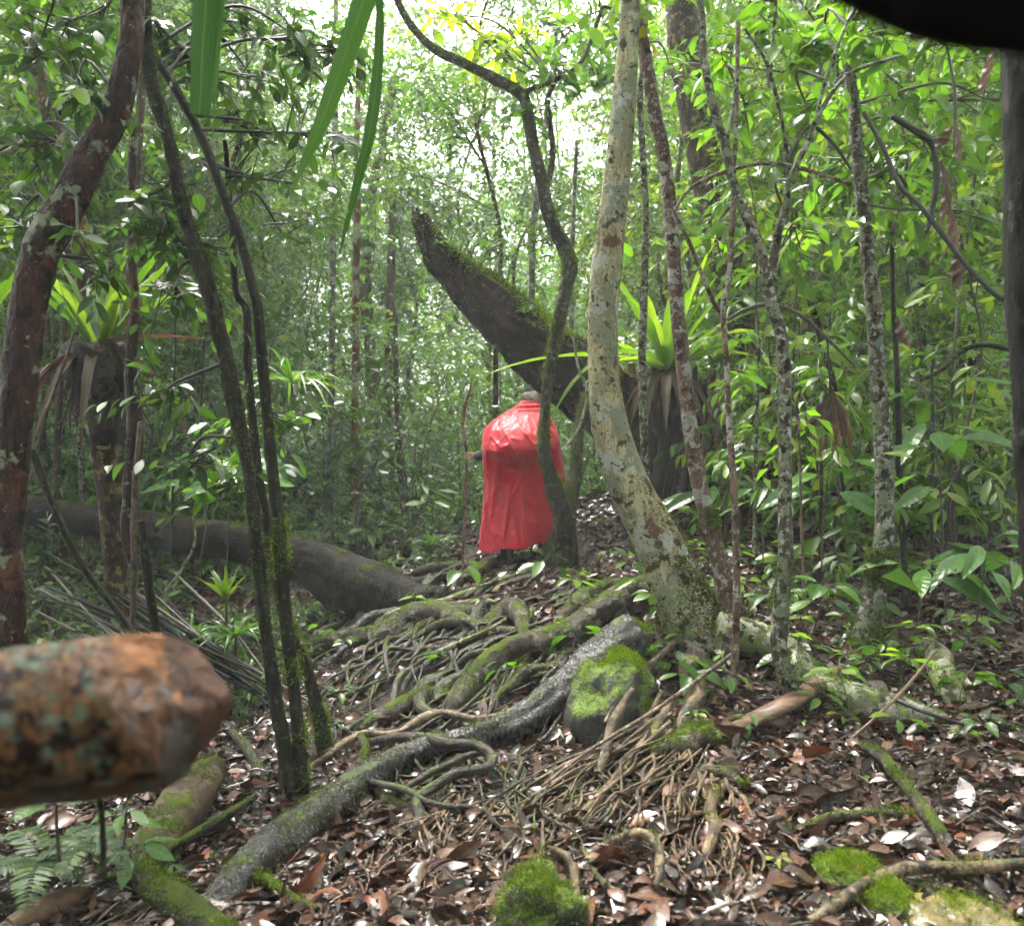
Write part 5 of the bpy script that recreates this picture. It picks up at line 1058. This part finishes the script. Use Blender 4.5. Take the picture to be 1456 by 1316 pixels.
# the far wood and the low ground cover, both one mass
def mass():
    rng = np.random.default_rng(99); ch = []
    n = 2300; y = np.sqrt(rng.uniform(24**2, 52**2, n)); x = rng.uniform(-.75, .75, n)*y; gz = hz(x, y)
    top = 15+5*fbm(np.stack([x*.12, y*.12, 0*x], -1), 2, 6)+gz
    z = gz+(top-gz)*rng.random(n)**.9
    k = ~((np.abs(x/y+.06) < .18) & ((z-1.45)/y > .31)); x, y, z = x[k], y[k], z[k]; n = len(x)
    c = np.stack([x, y, z], -1); m = 95; p = (c[:, None]+rng.normal(0, 1, (n, m, 3))*np.array([.75, .75, .5])).reshape(-1, 3)
    d = rdir(len(p), rng, -.2); r = np.clip(np.repeat(rng.normal(.5, .25, n), m)+rng.normal(0, .1, n*m), 0, 1)
    o = obj('far_wood', [leaves(p, d, np.array([0, 0, 1.])+rng.normal(0, .6, p.shape), rng.uniform(.16, .34, len(p)), TPL_LO, r, rng=rng)], LM['far']); tag(o, 'pale misty wood filling the far background', 'forest', kind='stuff')
    n = 1900; y = np.sqrt(rng.uniform(16**2, 27**2, n)); x = rng.uniform(-.72, .72, n)*y; gz = hz(x, y); z = gz+rng.random(n)**1.3*5.2
    m = 80; p = (np.stack([x, y, z], -1)[:, None]+rng.normal(0, 1, (n, m, 3))*np.array([.5, .5, .3])).reshape(-1, 3); r = np.clip(np.repeat(rng.normal(.45, .25, n), m)+rng.normal(0, .1, n*m), 0, 1)
    o = obj('far_thicket', [leaves(p, rdir(len(p), rng, -.2), np.array([0, 0, 1.])+rng.normal(0, .6, p.shape), rng.uniform(.09, .20, len(p)), TPL_LO, r, rng=rng)], LM['far']); tag(o, 'dense green thicket closing the view beyond the trees', 'thicket', kind='stuff')
    n = 5200; y = np.sqrt(rng.uniform(8.6**2, 24**2, n)); x = rng.uniform(-.7, .7, n)*y; k = ~((x > -.9) & (x < 2.4) & (y < 10.4)); k &= (x < .1*y) | (rng.random(n) < .22); x, y = x[k], y[k]; n = len(x)
    S = np.stack([x, y, hz(x, y)+rng.uniform(.02, .3, n)], -1); lc, tc = sprays(S, rdir(n, rng, .5), rng.uniform(.2, .5, n), 7, .085, .35, rng, .003, TPL_LO, rnd=rng.random(n))
    o = obj('ground_cover', [lc, tc], LM['far']); tag(o, 'low leafy ground cover under the trees', 'ground cover', kind='stuff')
mass()
# ------------------------------------------------------------------ near plants
def ribbon(px, d0, d1, rows=40, fold=.25, wave=0.0, seed=0, across=5):
    pts, rad = path(px, d0, d1); c4 = catmull(np.hstack([pts, rad[:, None]]), rows); c = c4[:, :3]; w = np.maximum(c4[:, 3], .0004)
    tan = nrm(np.gradient(c, axis=0)); sd = nrm(np.cross(tan, [0, 1., .15])); up = np.cross(sd, tan); s = np.linspace(-1, 1, across); t = np.linspace(0, 1, rows)[:, None]
    V = c[:, None]+sd[:, None]*(w[:, None]*s[None])[..., None]+up[:, None]*(np.abs(s)[None]*w[:, None]*fold+wave*w[:, None]*np.sin(t*20+seed+s[None]*2.5))[..., None]
    i, j = np.meshgrid(np.arange(rows-1), np.arange(across-1), indexing='ij'); f = np.stack([i*across+j, i*across+j+1, (i+1)*across+j+1, (i+1)*across+j], -1).reshape(-1, 4)
    at = np.stack([np.full((rows, across), (seed*.37) % 1), np.tile(s, (rows, 1)), np.repeat(t, across, 1)], -1).reshape(-1, 3)
    return (V.reshape(-1, 3), f, at)
def solo(name, label, cat, chunks, mat, org, group=None, stems=None, stemmat='twig'):
    o = obj(name, chunks, mat, None, org); tag(o, label, cat, group); return o
b1 = ribbon([(296,-120,42),(293,0,40),(288,70,36),(286,120,32),(284,152,31),(283,163,27)], 2.3, 2.4, seed=1, fold=.15)
solo('hanging_leaf', 'broad ribbed strap leaf with a torn end hanging from the top left of centre', 'leaf', [b1, ribbon([(318,-100,12),(314,0,11),(308,80,9),(304,170,3),(303,200,1)], 2.35, 2.4, seed=2)], LM['blade'], P(290, -120, 2.3))
solo('hanging_leaf', 'long pointed grass green strap leaf slanting down left from the top edge', 'leaf', [ribbon([(560,-140,40),(520,-10,34),(490,80,30),(462,160,24),(435,225,13),(411,278,1)], 2.4, 2.6, seed=5)], LM['blade'], P(560, -140, 2.4))
solo('hanging_leaf', 'narrow dark strap leaf with a drawn out tip hanging in front of the mist', 'leaf', [ribbon([(538,-140,8),(540,-10,11),(538,80,15),(527,180,17),(508,260,12),(490,330,6),(483,362,1)], 2.4, 2.6, seed=9)], LM['blade'], P(538, -140, 2.4))
# dead hanging leaves upper right, on their thin branch
t = thing('dead_branch', 'thin dark branch with shrivelled red brown leaves hanging at upper right', 'branch', P(1270, 190, 4.7))
pts, rad = path([(1228,160,7),(1245,190,7),(1262,225,7),(1280,265,7),(1310,295,7),(1345,340,8),(1372,375,8),(1400,405,8),(1425,425,9),(1470,440,9)], 4.6, 4.2); c1 = T(pts, rad, sides=7, seg=.03, amp=.15)
pts, rad = path([(1345,60,4),(1356,120,5),(1358,170,5),(1356,215,3)], 4.6, 4.5); c1 += T(pts, rad, sides=5, seg=.03, amp=.1)
pts, rad = path([(1268,165,9),(1300,185,11),(1322,200,11),(1330,222,10),(1332,260,10),(1325,300,9),(1318,330,7)], 4.9, 4.9); c1 += T(pts, rad, sides=8, seg=.03, amp=.15)
obj('stem', c1, BM['twigdark'], t)
for k, (px, sd_) in enumerate([([(1354,178,3),(1345,195,16),(1336,205,10),(1331,215,2)], 1), ([(1358,170,4),(1364,195,8),(1364,222,9),(1363,236,1)], 2), ([(1338,228,3),(1345,250,10),(1350,280,7),(1355,315,4)], 3), ([(1348,262,5),(1344,290,11),(1341,312,6),(1338,325,1)], 4), ([(1350,300,4),(1357,325,18),(1360,350,10),(1361,360,5)], 5), ([(1361,355,5),(1364,380,20),(1362,400,14),(1364,413,1)], 6), ([(1352,345,2),(1341,365,4),(1340,372,1)], 7), ([(1414,70,3),(1405,100,12),(1396,130,8),(1392,135,1)], 8), ([(1275,450,4),(1283,470,16),(1290,485,12),(1292,492,1)], 9)]):
    obj('dead_leaf', [ribbon(px, 4.45, 4.4, 22, .5, .5, sd_)], LM['dead'], t)
# dead drooping leaves low right
t = thing('dead_leaf_cluster', 'drooping shrivelled purple grey leaves hanging on a thin stem at mid right', 'dead leaves', P(1180, 560, 5.8))
obj('stem', T(*path([(1176,480,3),(1180,540,4),(1185,600,5),(1200,700,6)], 5.8, 5.9), sides=5, seg=.04), BM['twigdark'], t)
for k in range(8): obj('dead_leaf', [ribbon([(1183,556,3),(1183+(k-4)*5,585,11),(1184+(k-4)*8,615,8),(1184+(k-4)*8,640+k % 3*8,1)], 5.7, 5.7, 18, .5, .4, k)], LM['dead'], t)

def plant(name, label, cat, u, v, hpx, lv, mat='big', L=.2, W=.4, n=6, d=None, seed=0, droop=.3, up=.35, stemw=.006, tpl=None, off=0.0, stem='twig', cluster=1, toward=.2, group=None):
    """upright stem with n broad leaves near its top"""
    rng = np.random.default_rng(seed+int(u)); b = G(u, v) if d is None else P(u, v, d)
    if d is not None: b[2] = max(b[2], hz(b[0], b[1]))
    H = hpx/F*b[1]; t = thing(name, label, cat, b, group)
    top = b+np.array([rng.normal(0, .04)*H*3, -.02, H]); ch = T([b-[0, 0, .02], (b+top)/2+rng.normal(0, .015, 3), top], [stemw, stemw*.85, stemw*.6], sides=6, seg=.04, amp=.08)
    tp = tpl or leaf_tpl(12, 7, W, .28, droop*1.6, .85, pleat=.035 if mat == 'palm' else 0)
    for k in range(n):
        a = k/n*6.283*1.0+rng.normal(0, .35); q = rng.uniform(0, .35) if k else 0; s0 = b*(q)+top*(1-q)
        e = np.array([math.cos(a), math.sin(a)*.8-toward, up+rng.normal(0, .15)]); e = nrm(e); pl = L*rng.uniform(.25, .5); p1 = s0+e*pl
        ch += T([s0, s0+e*pl*.5+[0, 0, .01], p1], [stemw*.5, stemw*.45, stemw*.35], sides=5, seg=.03, amp=0)
        dd = nrm(e+np.array([0, 0, -droop-.2])); obj('leaf', [leaves([p1], [dd], [[rng.normal(0, .25), rng.normal(-.35, .2), 1]], np.array([L*rng.uniform(.75, 1.15)]), tp, rng=rng)], LM[mat], t)
    obj('stem', ch, BM[stem], t); return t
PL = [
 ('broad_leaf_plant', 'bright green broad leaved plant spreading at the right edge above the litter', 'plant', 1385, 895, 120, 'palm', .27, .32, 9, 4.7, 0),
 ('broad_leaf_plant', 'glossy dark ribbed palm seedling on a tall thin stem right of the mossy tree', 'plant', 1345, 870, 255, 'palm', .30, .40, 7, 5.3, 2),
 ('broad_leaf_plant', 'ribbed palm seedling with leaves raised high near the right edge at mid height', 'plant', 1352, 760, 200, 'palm', .42, .26, 6, 6.0, 3),
 ('broad_leaf_plant', 'low spreading ribbed leaf plant just right of the mossy tree foot', 'plant', 1300, 900, 90, 'palm', .30, .36, 5, 5.0, 4),
 ('broad_leaf_plant', 'big glossy drooping leaf plant between the forked tree and the mossy tree', 'plant', 1168, 800, 135, 'palm', .34, .44, 5, 5.7, 5),
 ('broad_leaf_plant', 'leafy seedling left of the forked tree above the pale root', 'plant', 1085, 800, 110, 'big', .26, .26, 6, 6.2, 6),
 ('broad_leaf_plant', 'small plant with spreading oval leaves between the forked and mossy trees', 'plant', 1152, 905, 70, 'big', .19, .42, 7, 5.0, 7),
 ('broad_leaf_plant', 'plant with pale green pointed leaves at the far right edge beside the shaded trunk', 'plant', 1440, 860, 60, 'big', .30, .36, 6, 4.6, 8),
 ('broad_leaf_plant', 'plant with one upright bright oval leaf on the mossy root left of the pale tree', 'plant', 905, 855, 30, 'strap', .17, .42, 2, 5.1, 9),
 ('broad_leaf_plant', 'tuft of long green leaves right of the dark stump foot', 'plant', 1010, 735, 40, 'big', .36, .24, 7, 7.2, 10),
 ('broad_leaf_plant', 'low leafy tuft on the slope behind the pinkish tree', 'plant', 1062, 740, 30, 'big', .26, .26, 7, 7.8, 11),
 ('broad_leaf_plant', 'large dull leaves of a seedling behind the slender stems at mid height', 'plant', 322, 800, 150, 'palm', .30, .46, 6, 5.2, 12),
 ('broad_leaf_plant', 'broad dark leaves just above the fallen log left of the slender stems', 'plant', 285, 790, 130, 'palm', .34, .42, 5, 6.0, 13),
 ('broad_leaf_plant', 'single thin plant with heart shaped leaves below the cut log at far left', 'plant', 85, 1215, 90, 'big', .11, .62, 4, 2.7, 14),
 ('broad_leaf_plant', 'small plant with dark glossy leaves left of the rotten slab', 'plant', 170, 1225, 75, 'big', .10, .5, 6, 3.0, 15),
 ('broad_leaf_plant', 'leafy plant in front of the lower end of the rotten slab', 'plant', 195, 1250, 50, 'big', .11, .42, 5, 3.0, 16),
 ('broad_leaf_plant', 'green plant with drooping leaves on the far bank above the fallen log', 'plant', 395, 745, 80, 'palm', .30, .3, 7, 8.6, 17),
 ('broad_leaf_plant', 'light green leafy plant at the foot of the banded trunk', 'plant', 530, 790, 40, 'big', .28, .3, 8, 9.6, 18),
 ('broad_leaf_plant', 'light green leafy plant behind the walking stick', 'plant', 612, 760, 60, 'big', .26, .3, 8, 9.9, 19),
 ('broad_leaf_plant', 'tall pale leaved plant between the banded trunk and the walking stick', 'plant', 585, 770, 110, 'big', .28, .3, 8, 10.2, 20),
]
for (nm, lb, ct, u, v, h, mt, L, Wd, n_, d, sd_) in PL: plant(nm, lb, ct, u, v, h, None, mt, L, Wd, n_, d, sd_)
SD = [  # small seedlings: u, v, height, leaf size, n, material, what they stand by
 (1262,945,30,.085,7,'bright','bright seedling with pale leaf tips at the mossy tree foot'),
 (1235,960,22,.08,6,'big','low green seedling on the pale root below the mossy tree'),
 (1342,985,28,.09,5,'yellow','pale yellow green seedling against the short upright pale root'),
 (1385,1035,14,.07,5,'big','dark green sprout at the tip of the pale root at right'),
 (1105,1228,12,.055,4,'yellow','bright three leaved sprout in the litter at the bottom right'),
 (1092,1245,8,.04,3,'yellow','tiny yellow green sprout left of the three leaved sprout'),
 (1332,1040,10,.05,4,'big','small round leaved sprout in the litter below the pale root'),
 (1175,1010,14,.05,5,'mid','small green sprout on the splintered plank'),
 (1030,965,40,.075,7,'bright','climbing seedling with bright leaves at the foot of the thin reddish sapling'),
 (1060,920,22,.07,6,'bright','green seedling on the pale root between the sapling and the forked tree'),
 (975,925,26,.085,9,'mid','dull green many leaved seedling above the mossy boulder'),
 (945,930,18,.08,6,'mid','seedling on the leafy ledge just right of the boulder moss'),
 (985,1035,26,.07,7,'bright','seedling with long green leaves on the low moss mound'),
 (965,1080,20,.065,7,'bright','seedling among the thin roots below the moss mound'),
 (690,872,20,.075,3,'bright','single bright leaved sprout on the mossy root hump'),
 (483,895,26,.07,5,'bright','upright sprout with spread leaves at the left end of the root net'),
 (492,935,30,.08,7,'bright','grassy sprout below the leftmost mossy root'),
 (485,1010,32,.085,8,'mid','leafy sprout right of the slender stems on the root net'),
 (480,1045,16,.06,5,'big','glossy low sprout beside the thinnest slender stem'),
 (712,1113,8,.045,3,'big','pair of small dark leaves under the looping root'),
 (815,835,14,.06,5,'bright','bright sprout in the litter right of the crooked tree'),
 (560,812,18,.10,8,'bright','leafy tuft on the bank at the end of the fallen log'),
 (640,800,14,.09,7,'bright','leafy tuft on the bank left of the boots'),
 (850,760,22,.10,7,'bright','sprout on the slope right of the crooked tree foot'),
 (870,800,18,.09,6,'bright','green sprout on the leafy slope left of the pale tree bend'),
 (790,800,12,.06,6,'bright','small tuft right at the foot of the crooked tree'),
 (245,1240,14,.06,6,'big','small wet sprout on the grey branch at lower left'),
 (300,1225,10,.05,5,'big','tiny round leaved sprout between the grey branch and the mossy root end'),
 (1200,905,26,.10,6,'big','leafy seedling left of the mossy tree foot'),
 (1290,860,30,.12,7,'big','young broad leaved seedling right of the mossy tree foot'),
 (1120,870,26,.09,6,'bright','seedling right behind the forked tree foot'),
 (1215,1110,6,.045,2,'yellow','single pale yellow green leaf lying upright in the litter'),
 (755,1235,6,.06,2,'big','green leaf pair beside the small moss covered rock'),
 (1440,1010,12,.06,5,'bright','green sprout in the litter near the lower right edge'),
 (1300,1290,10,.05,5,'mid','small sprout beside the tan stone at the bottom'),
 (1130,1020,16,.05,5,'mid','sprout behind the splintered plank'),
 (1400,905,26,.14,6,'big','broad green seedling under the bright plant at the right edge'),
]
for k, (u, v, h, L, n_, mt, lb) in enumerate(SD): plant('seedling', lb, 'seedling', u, v, h, None, mt, L*.9, .42, n_, None, k+60, up=.5, stemw=.0022, tpl=leaf_tpl(7, 5, .42, .3, .6), stem='twig')

rng = np.random.default_rng(606); pr_ = []
for k in range(4): pr_.append(plant('small_seedling', 'tiny green seedling sprouting from the litter', 'seedling', 1100, 1000, 14+6*k, None, ('bright', 'mid', 'big', 'bright')[k], (.045, .06, .07, .055)[k], .42, (4, 6, 5, 8)[k], None, 800+k, up=.5, stemw=.0016, tpl=leaf_tpl(5, 3, .44, .3, .6), group='seedlings scattered over the litter'))
for k in range(132):
    if k < 118: u, v = rng.uniform(930, 1450), 740+330*rng.random()**1.4
    else: u, v = rng.uniform(430, 930), rng.uniform(800, 1000)
    g_ = G(u, v); o = pr_[k] if k < 4 else dup(pr_[k % 4]); o.location = g_; s_ = rng.uniform(.8, 2.4)*(1 if g_[1] < 5.5 else 1.4); o.scale = (s_, s_, s_); o.rotation_euler = (0, 0, rng.uniform(0, 6.28))
# ferns and narrow leaved rosettes
def fern(label, u, v, n, L, seed, mat='mid', d=None, lw=.20, fan=(0, 6.28), up=.5, droop=.6):
    rng = np.random.default_rng(seed); b = G(u, v) if d is None else P(u, v, d); t = thing('fern', label, 'fern', b)
    for k in range(n):
        a = fan[0]+(fan[1]-fan[0])*(k+.5)/n+rng.normal(0, .1); D = nrm(np.array([math.cos(a), math.sin(a)*.7-.15, up])); l = L*rng.uniform(.75, 1.15); m = 22
        tt = np.linspace(0, 1, m)[:, None]; c = b+D*l*tt+np.array([0, 0, -1])*droop*l*tt**2; tan = nrm(np.gradient(c, axis=0)); sd = nrm(np.cross(tan, [0, 0, 1.]))
        w = l*lw*np.sin(np.pi*np.clip(tt[:, 0]*.88+.1, 0, 1))**.8
        P2 = np.vstack([c, c]); DR = np.vstack([sd+tan*.35, -sd+tan*.35])+rng.normal(0, .05, (2*m, 3)); o = obj('frond', T(c[::4], np.linspace(.0022, .0008, len(c[::4])), sides=4, seg=.03, amp=0, cap=False)+[leaves(P2, DR, np.tile(np.cross(sd, tan), (2, 1)), np.concatenate([w, w]), leaf_tpl(4, 3, .30, .2, .3), rng=rng)], LM[mat], t)
fern('dark green fern with arching fronds in the bottom left corner', 60, 1225, 7, .34, 1, 'dark', 3.0)
fern('fern with fine fronds at far left under the cut log', 125, 1205, 6, .24, 2, 'dark', 3.0)
fern('small bluish fern right of the mossy boulder', 955, 995, 5, .15, 3, 'mid')
fern('small fern by the bright moss cushion at the bottom right', 1190, 1290, 3, .10, 4, 'mid')
fern('feathery fern on the bank above the fallen log', 455, 760, 7, .5, 5, 'far', 9.6)
def rosette(label, u, v, n, L, Wd, seed, mat, d, up=1.1, sp=.6, arch=.35):
    rng = np.random.default_rng(seed); b = P(u, v, d); t = thing('rosette_plant', label, 'plant', b)
    for k in range(n):
        a = k*2.4; s = sp*rng.uniform(.3, 1.3); obj('leaf', [strap(b, [math.cos(a)*s, math.sin(a)*s-.1, up*rng.uniform(.6, 1)], L*rng.uniform(.7, 1.1), Wd, arch*rng.uniform(.4, 1.6), rng, 14, .0)], LM[mat], t)
    obj('stem', T([b-[0, 0, .35], b], [.012, .01], sides=7, seg=.05), BM['twig'], t)
rosette('bright green rosette of narrow upright leaves behind the slender stems', 322, 855, 16, .34, .028, 1, 'strapmid', 5.9)
rosette('dark narrow leaved tuft below the bright rosette behind the slender stems', 335, 905, 26, .42, .022, 2, 'strapdark', 5.7, .7, 1.2, .6)
rosette('narrow leaved dark tuft left of the slender stems above the stick heap', 272, 900, 22, .40, .022, 3, 'strapdark', 6.1, .7, 1.2, .6)
rosette('grassy tuft at the foot of the walking stick', 612, 775, 20, .35, .02, 4, 'strapdark', 9.0, .8, .9, .5)
rosette('grassy tuft on the slope at far right above the litter', 1360, 735, 20, .40, .022, 5, 'strap', 6.9, .8, 1.0, .6)
rosette('palm like fan of narrow leaves behind the slender stems at mid height', 415, 545, 22, .75, .03, 6, 'mid', 7.5, .5, 1.1, .5)
# hanging lianas and dead sheaths
LI = [
 ([(190,180,12),(186,330,12),(192,430,14),(186,520,16),(192,600,22),(186,680,22),(180,760,16),(186,800,8)], 5.2, 'redbrown', 'twisted red brown liana hanging in front of the nest tree'),
 ([(200,600,7),(192,680,8),(190,760,9),(190,850,8),(186,905,8)], 4.9, 'roottan', 'pale straight hanging root left of the red brown liana'),
 ([(110,460,4),(90,520,4),(72,570,4),(55,630,4),(44,680,4)], 4.4, 'roottan', 'thin tan creeper crossing between the leaning tree and the nest tree'),
 ([(250,430,3),(248,560,4),(246,700,4),(242,800,4)], 6.0, 'twigdark', 'thin dark liana hanging left of the slender stems'),
 ([(290,480,4),(286,600,4),(290,700,4)], 6.2, 'twigdark', 'short dark liana close left of the slender stems at mid height'),
 ([(45,640,9),(80,730,10),(115,800,10),(160,860,9),(190,900,7)], 4.3, 'mossdark', 'dark mossy pole slanting down right in front of the fallen log'),
 ([(200,740,10),(210,820,12),(222,900,13),(228,960,12)], 4.5, 'mossdark', 'mossy dark pole standing in front of the stick heap'),
 ([(275,735,3),(277,770,4),(262,805,4),(235,840,4)], 5.0, 'rootpale', 'thin pale kinked branch in front of the fallen log'),
 ([(70,180,7),(30,205,9),(0,222,10),(-30,235,11)], 4.6, 'rootpale', 'pale bare branch slanting in from the left edge high up'),
 ([(120,130,7),(80,165,8),(40,195,8),(0,215,9),(-40,232,10)], 4.9, 'mossdark', 'dark bare branch slanting in from the left edge high up'),
 ([(390,40,5),(375,100,6),(358,150,6),(345,190,7),(330,230,7)], 4.8, 'pink', 'pinkish thin branch slanting down left near the torn strap leaf'),
 ([(800,640,3),(822,610,4),(835,560,5),(822,520,4),(815,480,3)], 6.9, 'rootpale', 'thin pale liana curling beside the crooked tree'),
 ([(958,300,4),(980,345,6),(1000,395,6),(1015,430,6),(1025,445,5)], 4.7, 'pink', 'thin reddish twig curving down to the thin reddish sapling'),
 ([(958,300,4),(985,265,5),(1035,243,6),(1090,232,6),(1140,240,6),(1210,262,5)], 4.6, 'pink', 'thin arching branch crossing the forked tree high up'),
 ([(1035,455,5),(1060,440,6),(1095,433,6),(1140,450,6),(1180,485,5),(1215,520,4)], 4.7, 'twig', 'thin brown branch arching right from the thin reddish sapling at mid height'),
 ([(1120,230,5),(1150,180,5),(1185,205,5),(1210,240,4)], 4.9, 'twigdark', 'thin dark kinked twig near the fork of the forked tree'),
 ([(1310,540,6),(1340,525,7),(1365,500,8),(1400,490,8),(1450,500,8)], 5.6, 'mossdark', 'dark curved branch at mid height near the right edge'),
]
for (px, d, bk, lb) in LI:
    pts, rad = path(px, d, d+.1); o = obj('liana' if 'liana' in lb or 'root' in lb or 'creeper' in lb else 'thin_branch', T(pts, rad, sides=9, seg=.02, amp=.18, freq=30, seed=len(lb)), BM[bk], None, pts[0]); tag(o, lb, 'liana' if 'liana' in lb else 'branch')
# blurred twig right under the cut log
o = obj('sapling', T(*path([(140,1085,8),(142,1130,9),(146,1180,9),(148,1245,10)], 1.5, 1.55), sides=8, seg=.02), BM['mossdark'], None, P(148, 1245, 1.55)); tag(o, 'blurred upright thin stem just below the cut log', 'stem')
# unseen foliage added around the viewer to block skylight, left open further on
def canopy():
    rng = np.random.default_rng(123); C = []
    n = 1700; x = rng.uniform(-14, 14, n); y = rng.uniform(-12, 15, n); z = rng.uniform(9.8, 14, n); k = ~((np.abs(x+.3) < 3.6) & (y > 8.5)); C.append(np.stack([x, y, z], -1)[k])
    n = 1700; a = rng.uniform(math.pi*1.0, math.pi*2.0, n); r = rng.uniform(6, 13, n); C.append(np.stack([r*np.cos(a)*1.2, r*np.sin(a)*.9-1, rng.uniform(.5, 13, n)], -1))
    n = 1100; s = rng.choice([-1, 1], n); y = rng.uniform(-2, 13, n); C.append(np.stack([s*(np.maximum(y, 2)*.62+2.0+rng.uniform(0, 6, n)), y, rng.uniform(.5, 13, n)], -1))
    C = np.vstack(C); m = 60; p = (C[:, None]+rng.normal(0, 1, (len(C), m, 3))*np.array([.7, .7, .4])).reshape(-1, 3)
    o = obj('added_canopy', [leaves(p, rdir(len(p), rng, -.2), np.array([0, 0, 1.])+rng.normal(0, .6, p.shape), rng.uniform(.12, .24, len(p)), TPL_LO, rng=rng)], LM['mid_']); tag(o, 'unseen leafy canopy added around the viewer to block skylight', 'canopy', kind='stuff')
CANY = 8.0
canopy()
# black rain cover of the camera dipping into the top right corner
c = P(1490, -245, .42); ch, V, D = blob_mesh((0, 0, 0), (.150, .05, .106), 4, 90, .02, 1.2, pw=1.0)
o = obj('rain_cover', [(ch[0]+c, ch[1], None)], BM['black'], None, c); tag(o, 'black blurred brim of a rain cover dipping into the top right corner', 'rain cover')
EXPO = 2.95
# ------------------------------------------------------------------ camera, light, render
cam = bpy.data.cameras.new('camera'); co = bpy.data.objects.new('camera', cam); COL.objects.link(co)
co.location = (0, 0, CZ); co.rotation_euler = (math.radians(90), 0, 0)
cam.sensor_fit = 'HORIZONTAL'; cam.sensor_width = 36; cam.lens = F/1456*36; cam.clip_start = .05; cam.clip_end = 400
cam.dof.use_dof = True; cam.dof.focus_distance = 5.6; cam.dof.aperture_fstop = 3.4
SC.camera = co
W = bpy.data.worlds.new('World'); SC.world = W; W.use_nodes = True; nt = W.node_tree; nt.nodes.clear()
EL, AZ = math.radians(62), math.radians(-28)          # sun high, behind the trees and a little to the left
sky = nt.nodes.new('ShaderNodeTexSky'); sky.sky_type = 'NISHITA'; sky.sun_disc = False; sky.sun_elevation = EL; sky.sun_rotation = AZ; sky.dust_density = 6; sky.air_density = 1.0; sky.ozone_density = .6
hs = nt.nodes.new('ShaderNodeHueSaturation'); hs.inputs['Saturation'].default_value = .28; hs.inputs['Value'].default_value = 1.3
bg = nt.nodes.new('ShaderNodeBackground'); bg.inputs[1].default_value = .15; ow = nt.nodes.new('ShaderNodeOutputWorld')
nt.links.new(sky.outputs[0], hs.inputs['Color']); nt.links.new(hs.outputs[0], bg.inputs[0]); nt.links.new(bg.outputs[0], ow.inputs[0])
sun = bpy.data.lights.new('sun', 'SUN'); sun.energy = 1.1; sun.angle = math.radians(25); sun.color = (1, .97, .9)
so = bpy.data.objects.new('sun', sun); COL.objects.link(so)
sd = Vector((math.sin(AZ)*math.cos(EL), math.cos(AZ)*math.cos(EL), math.sin(EL)))
so.rotation_euler = sd.to_track_quat('Z', 'Y').to_euler()
SC.view_settings.view_transform = 'Standard'; SC.view_settings.look = 'None'; SC.view_settings.exposure = EXPO; SC.view_settings.gamma = 1
SC.render.engine = 'CYCLES'; cy = SC.cycles
cy.use_denoising = True; cy.max_bounces = 4; cy.diffuse_bounces = 2; cy.glossy_bounces = 1; cy.transmission_bounces = 2; cy.volume_bounces = 0; cy.use_light_tree = False; cy.time_limit = 1050; cy.transparent_max_bounces = 4
cy.sample_clamp_indirect = 6; cy.sample_clamp_direct = 12; cy.caustics_reflective = False; cy.caustics_refractive = False; cy.use_adaptive_sampling = True; cy.adaptive_threshold = .06; cy.adaptive_min_samples = 24
for o in bpy.data.objects:
    if '_o' in o: del o['_o']
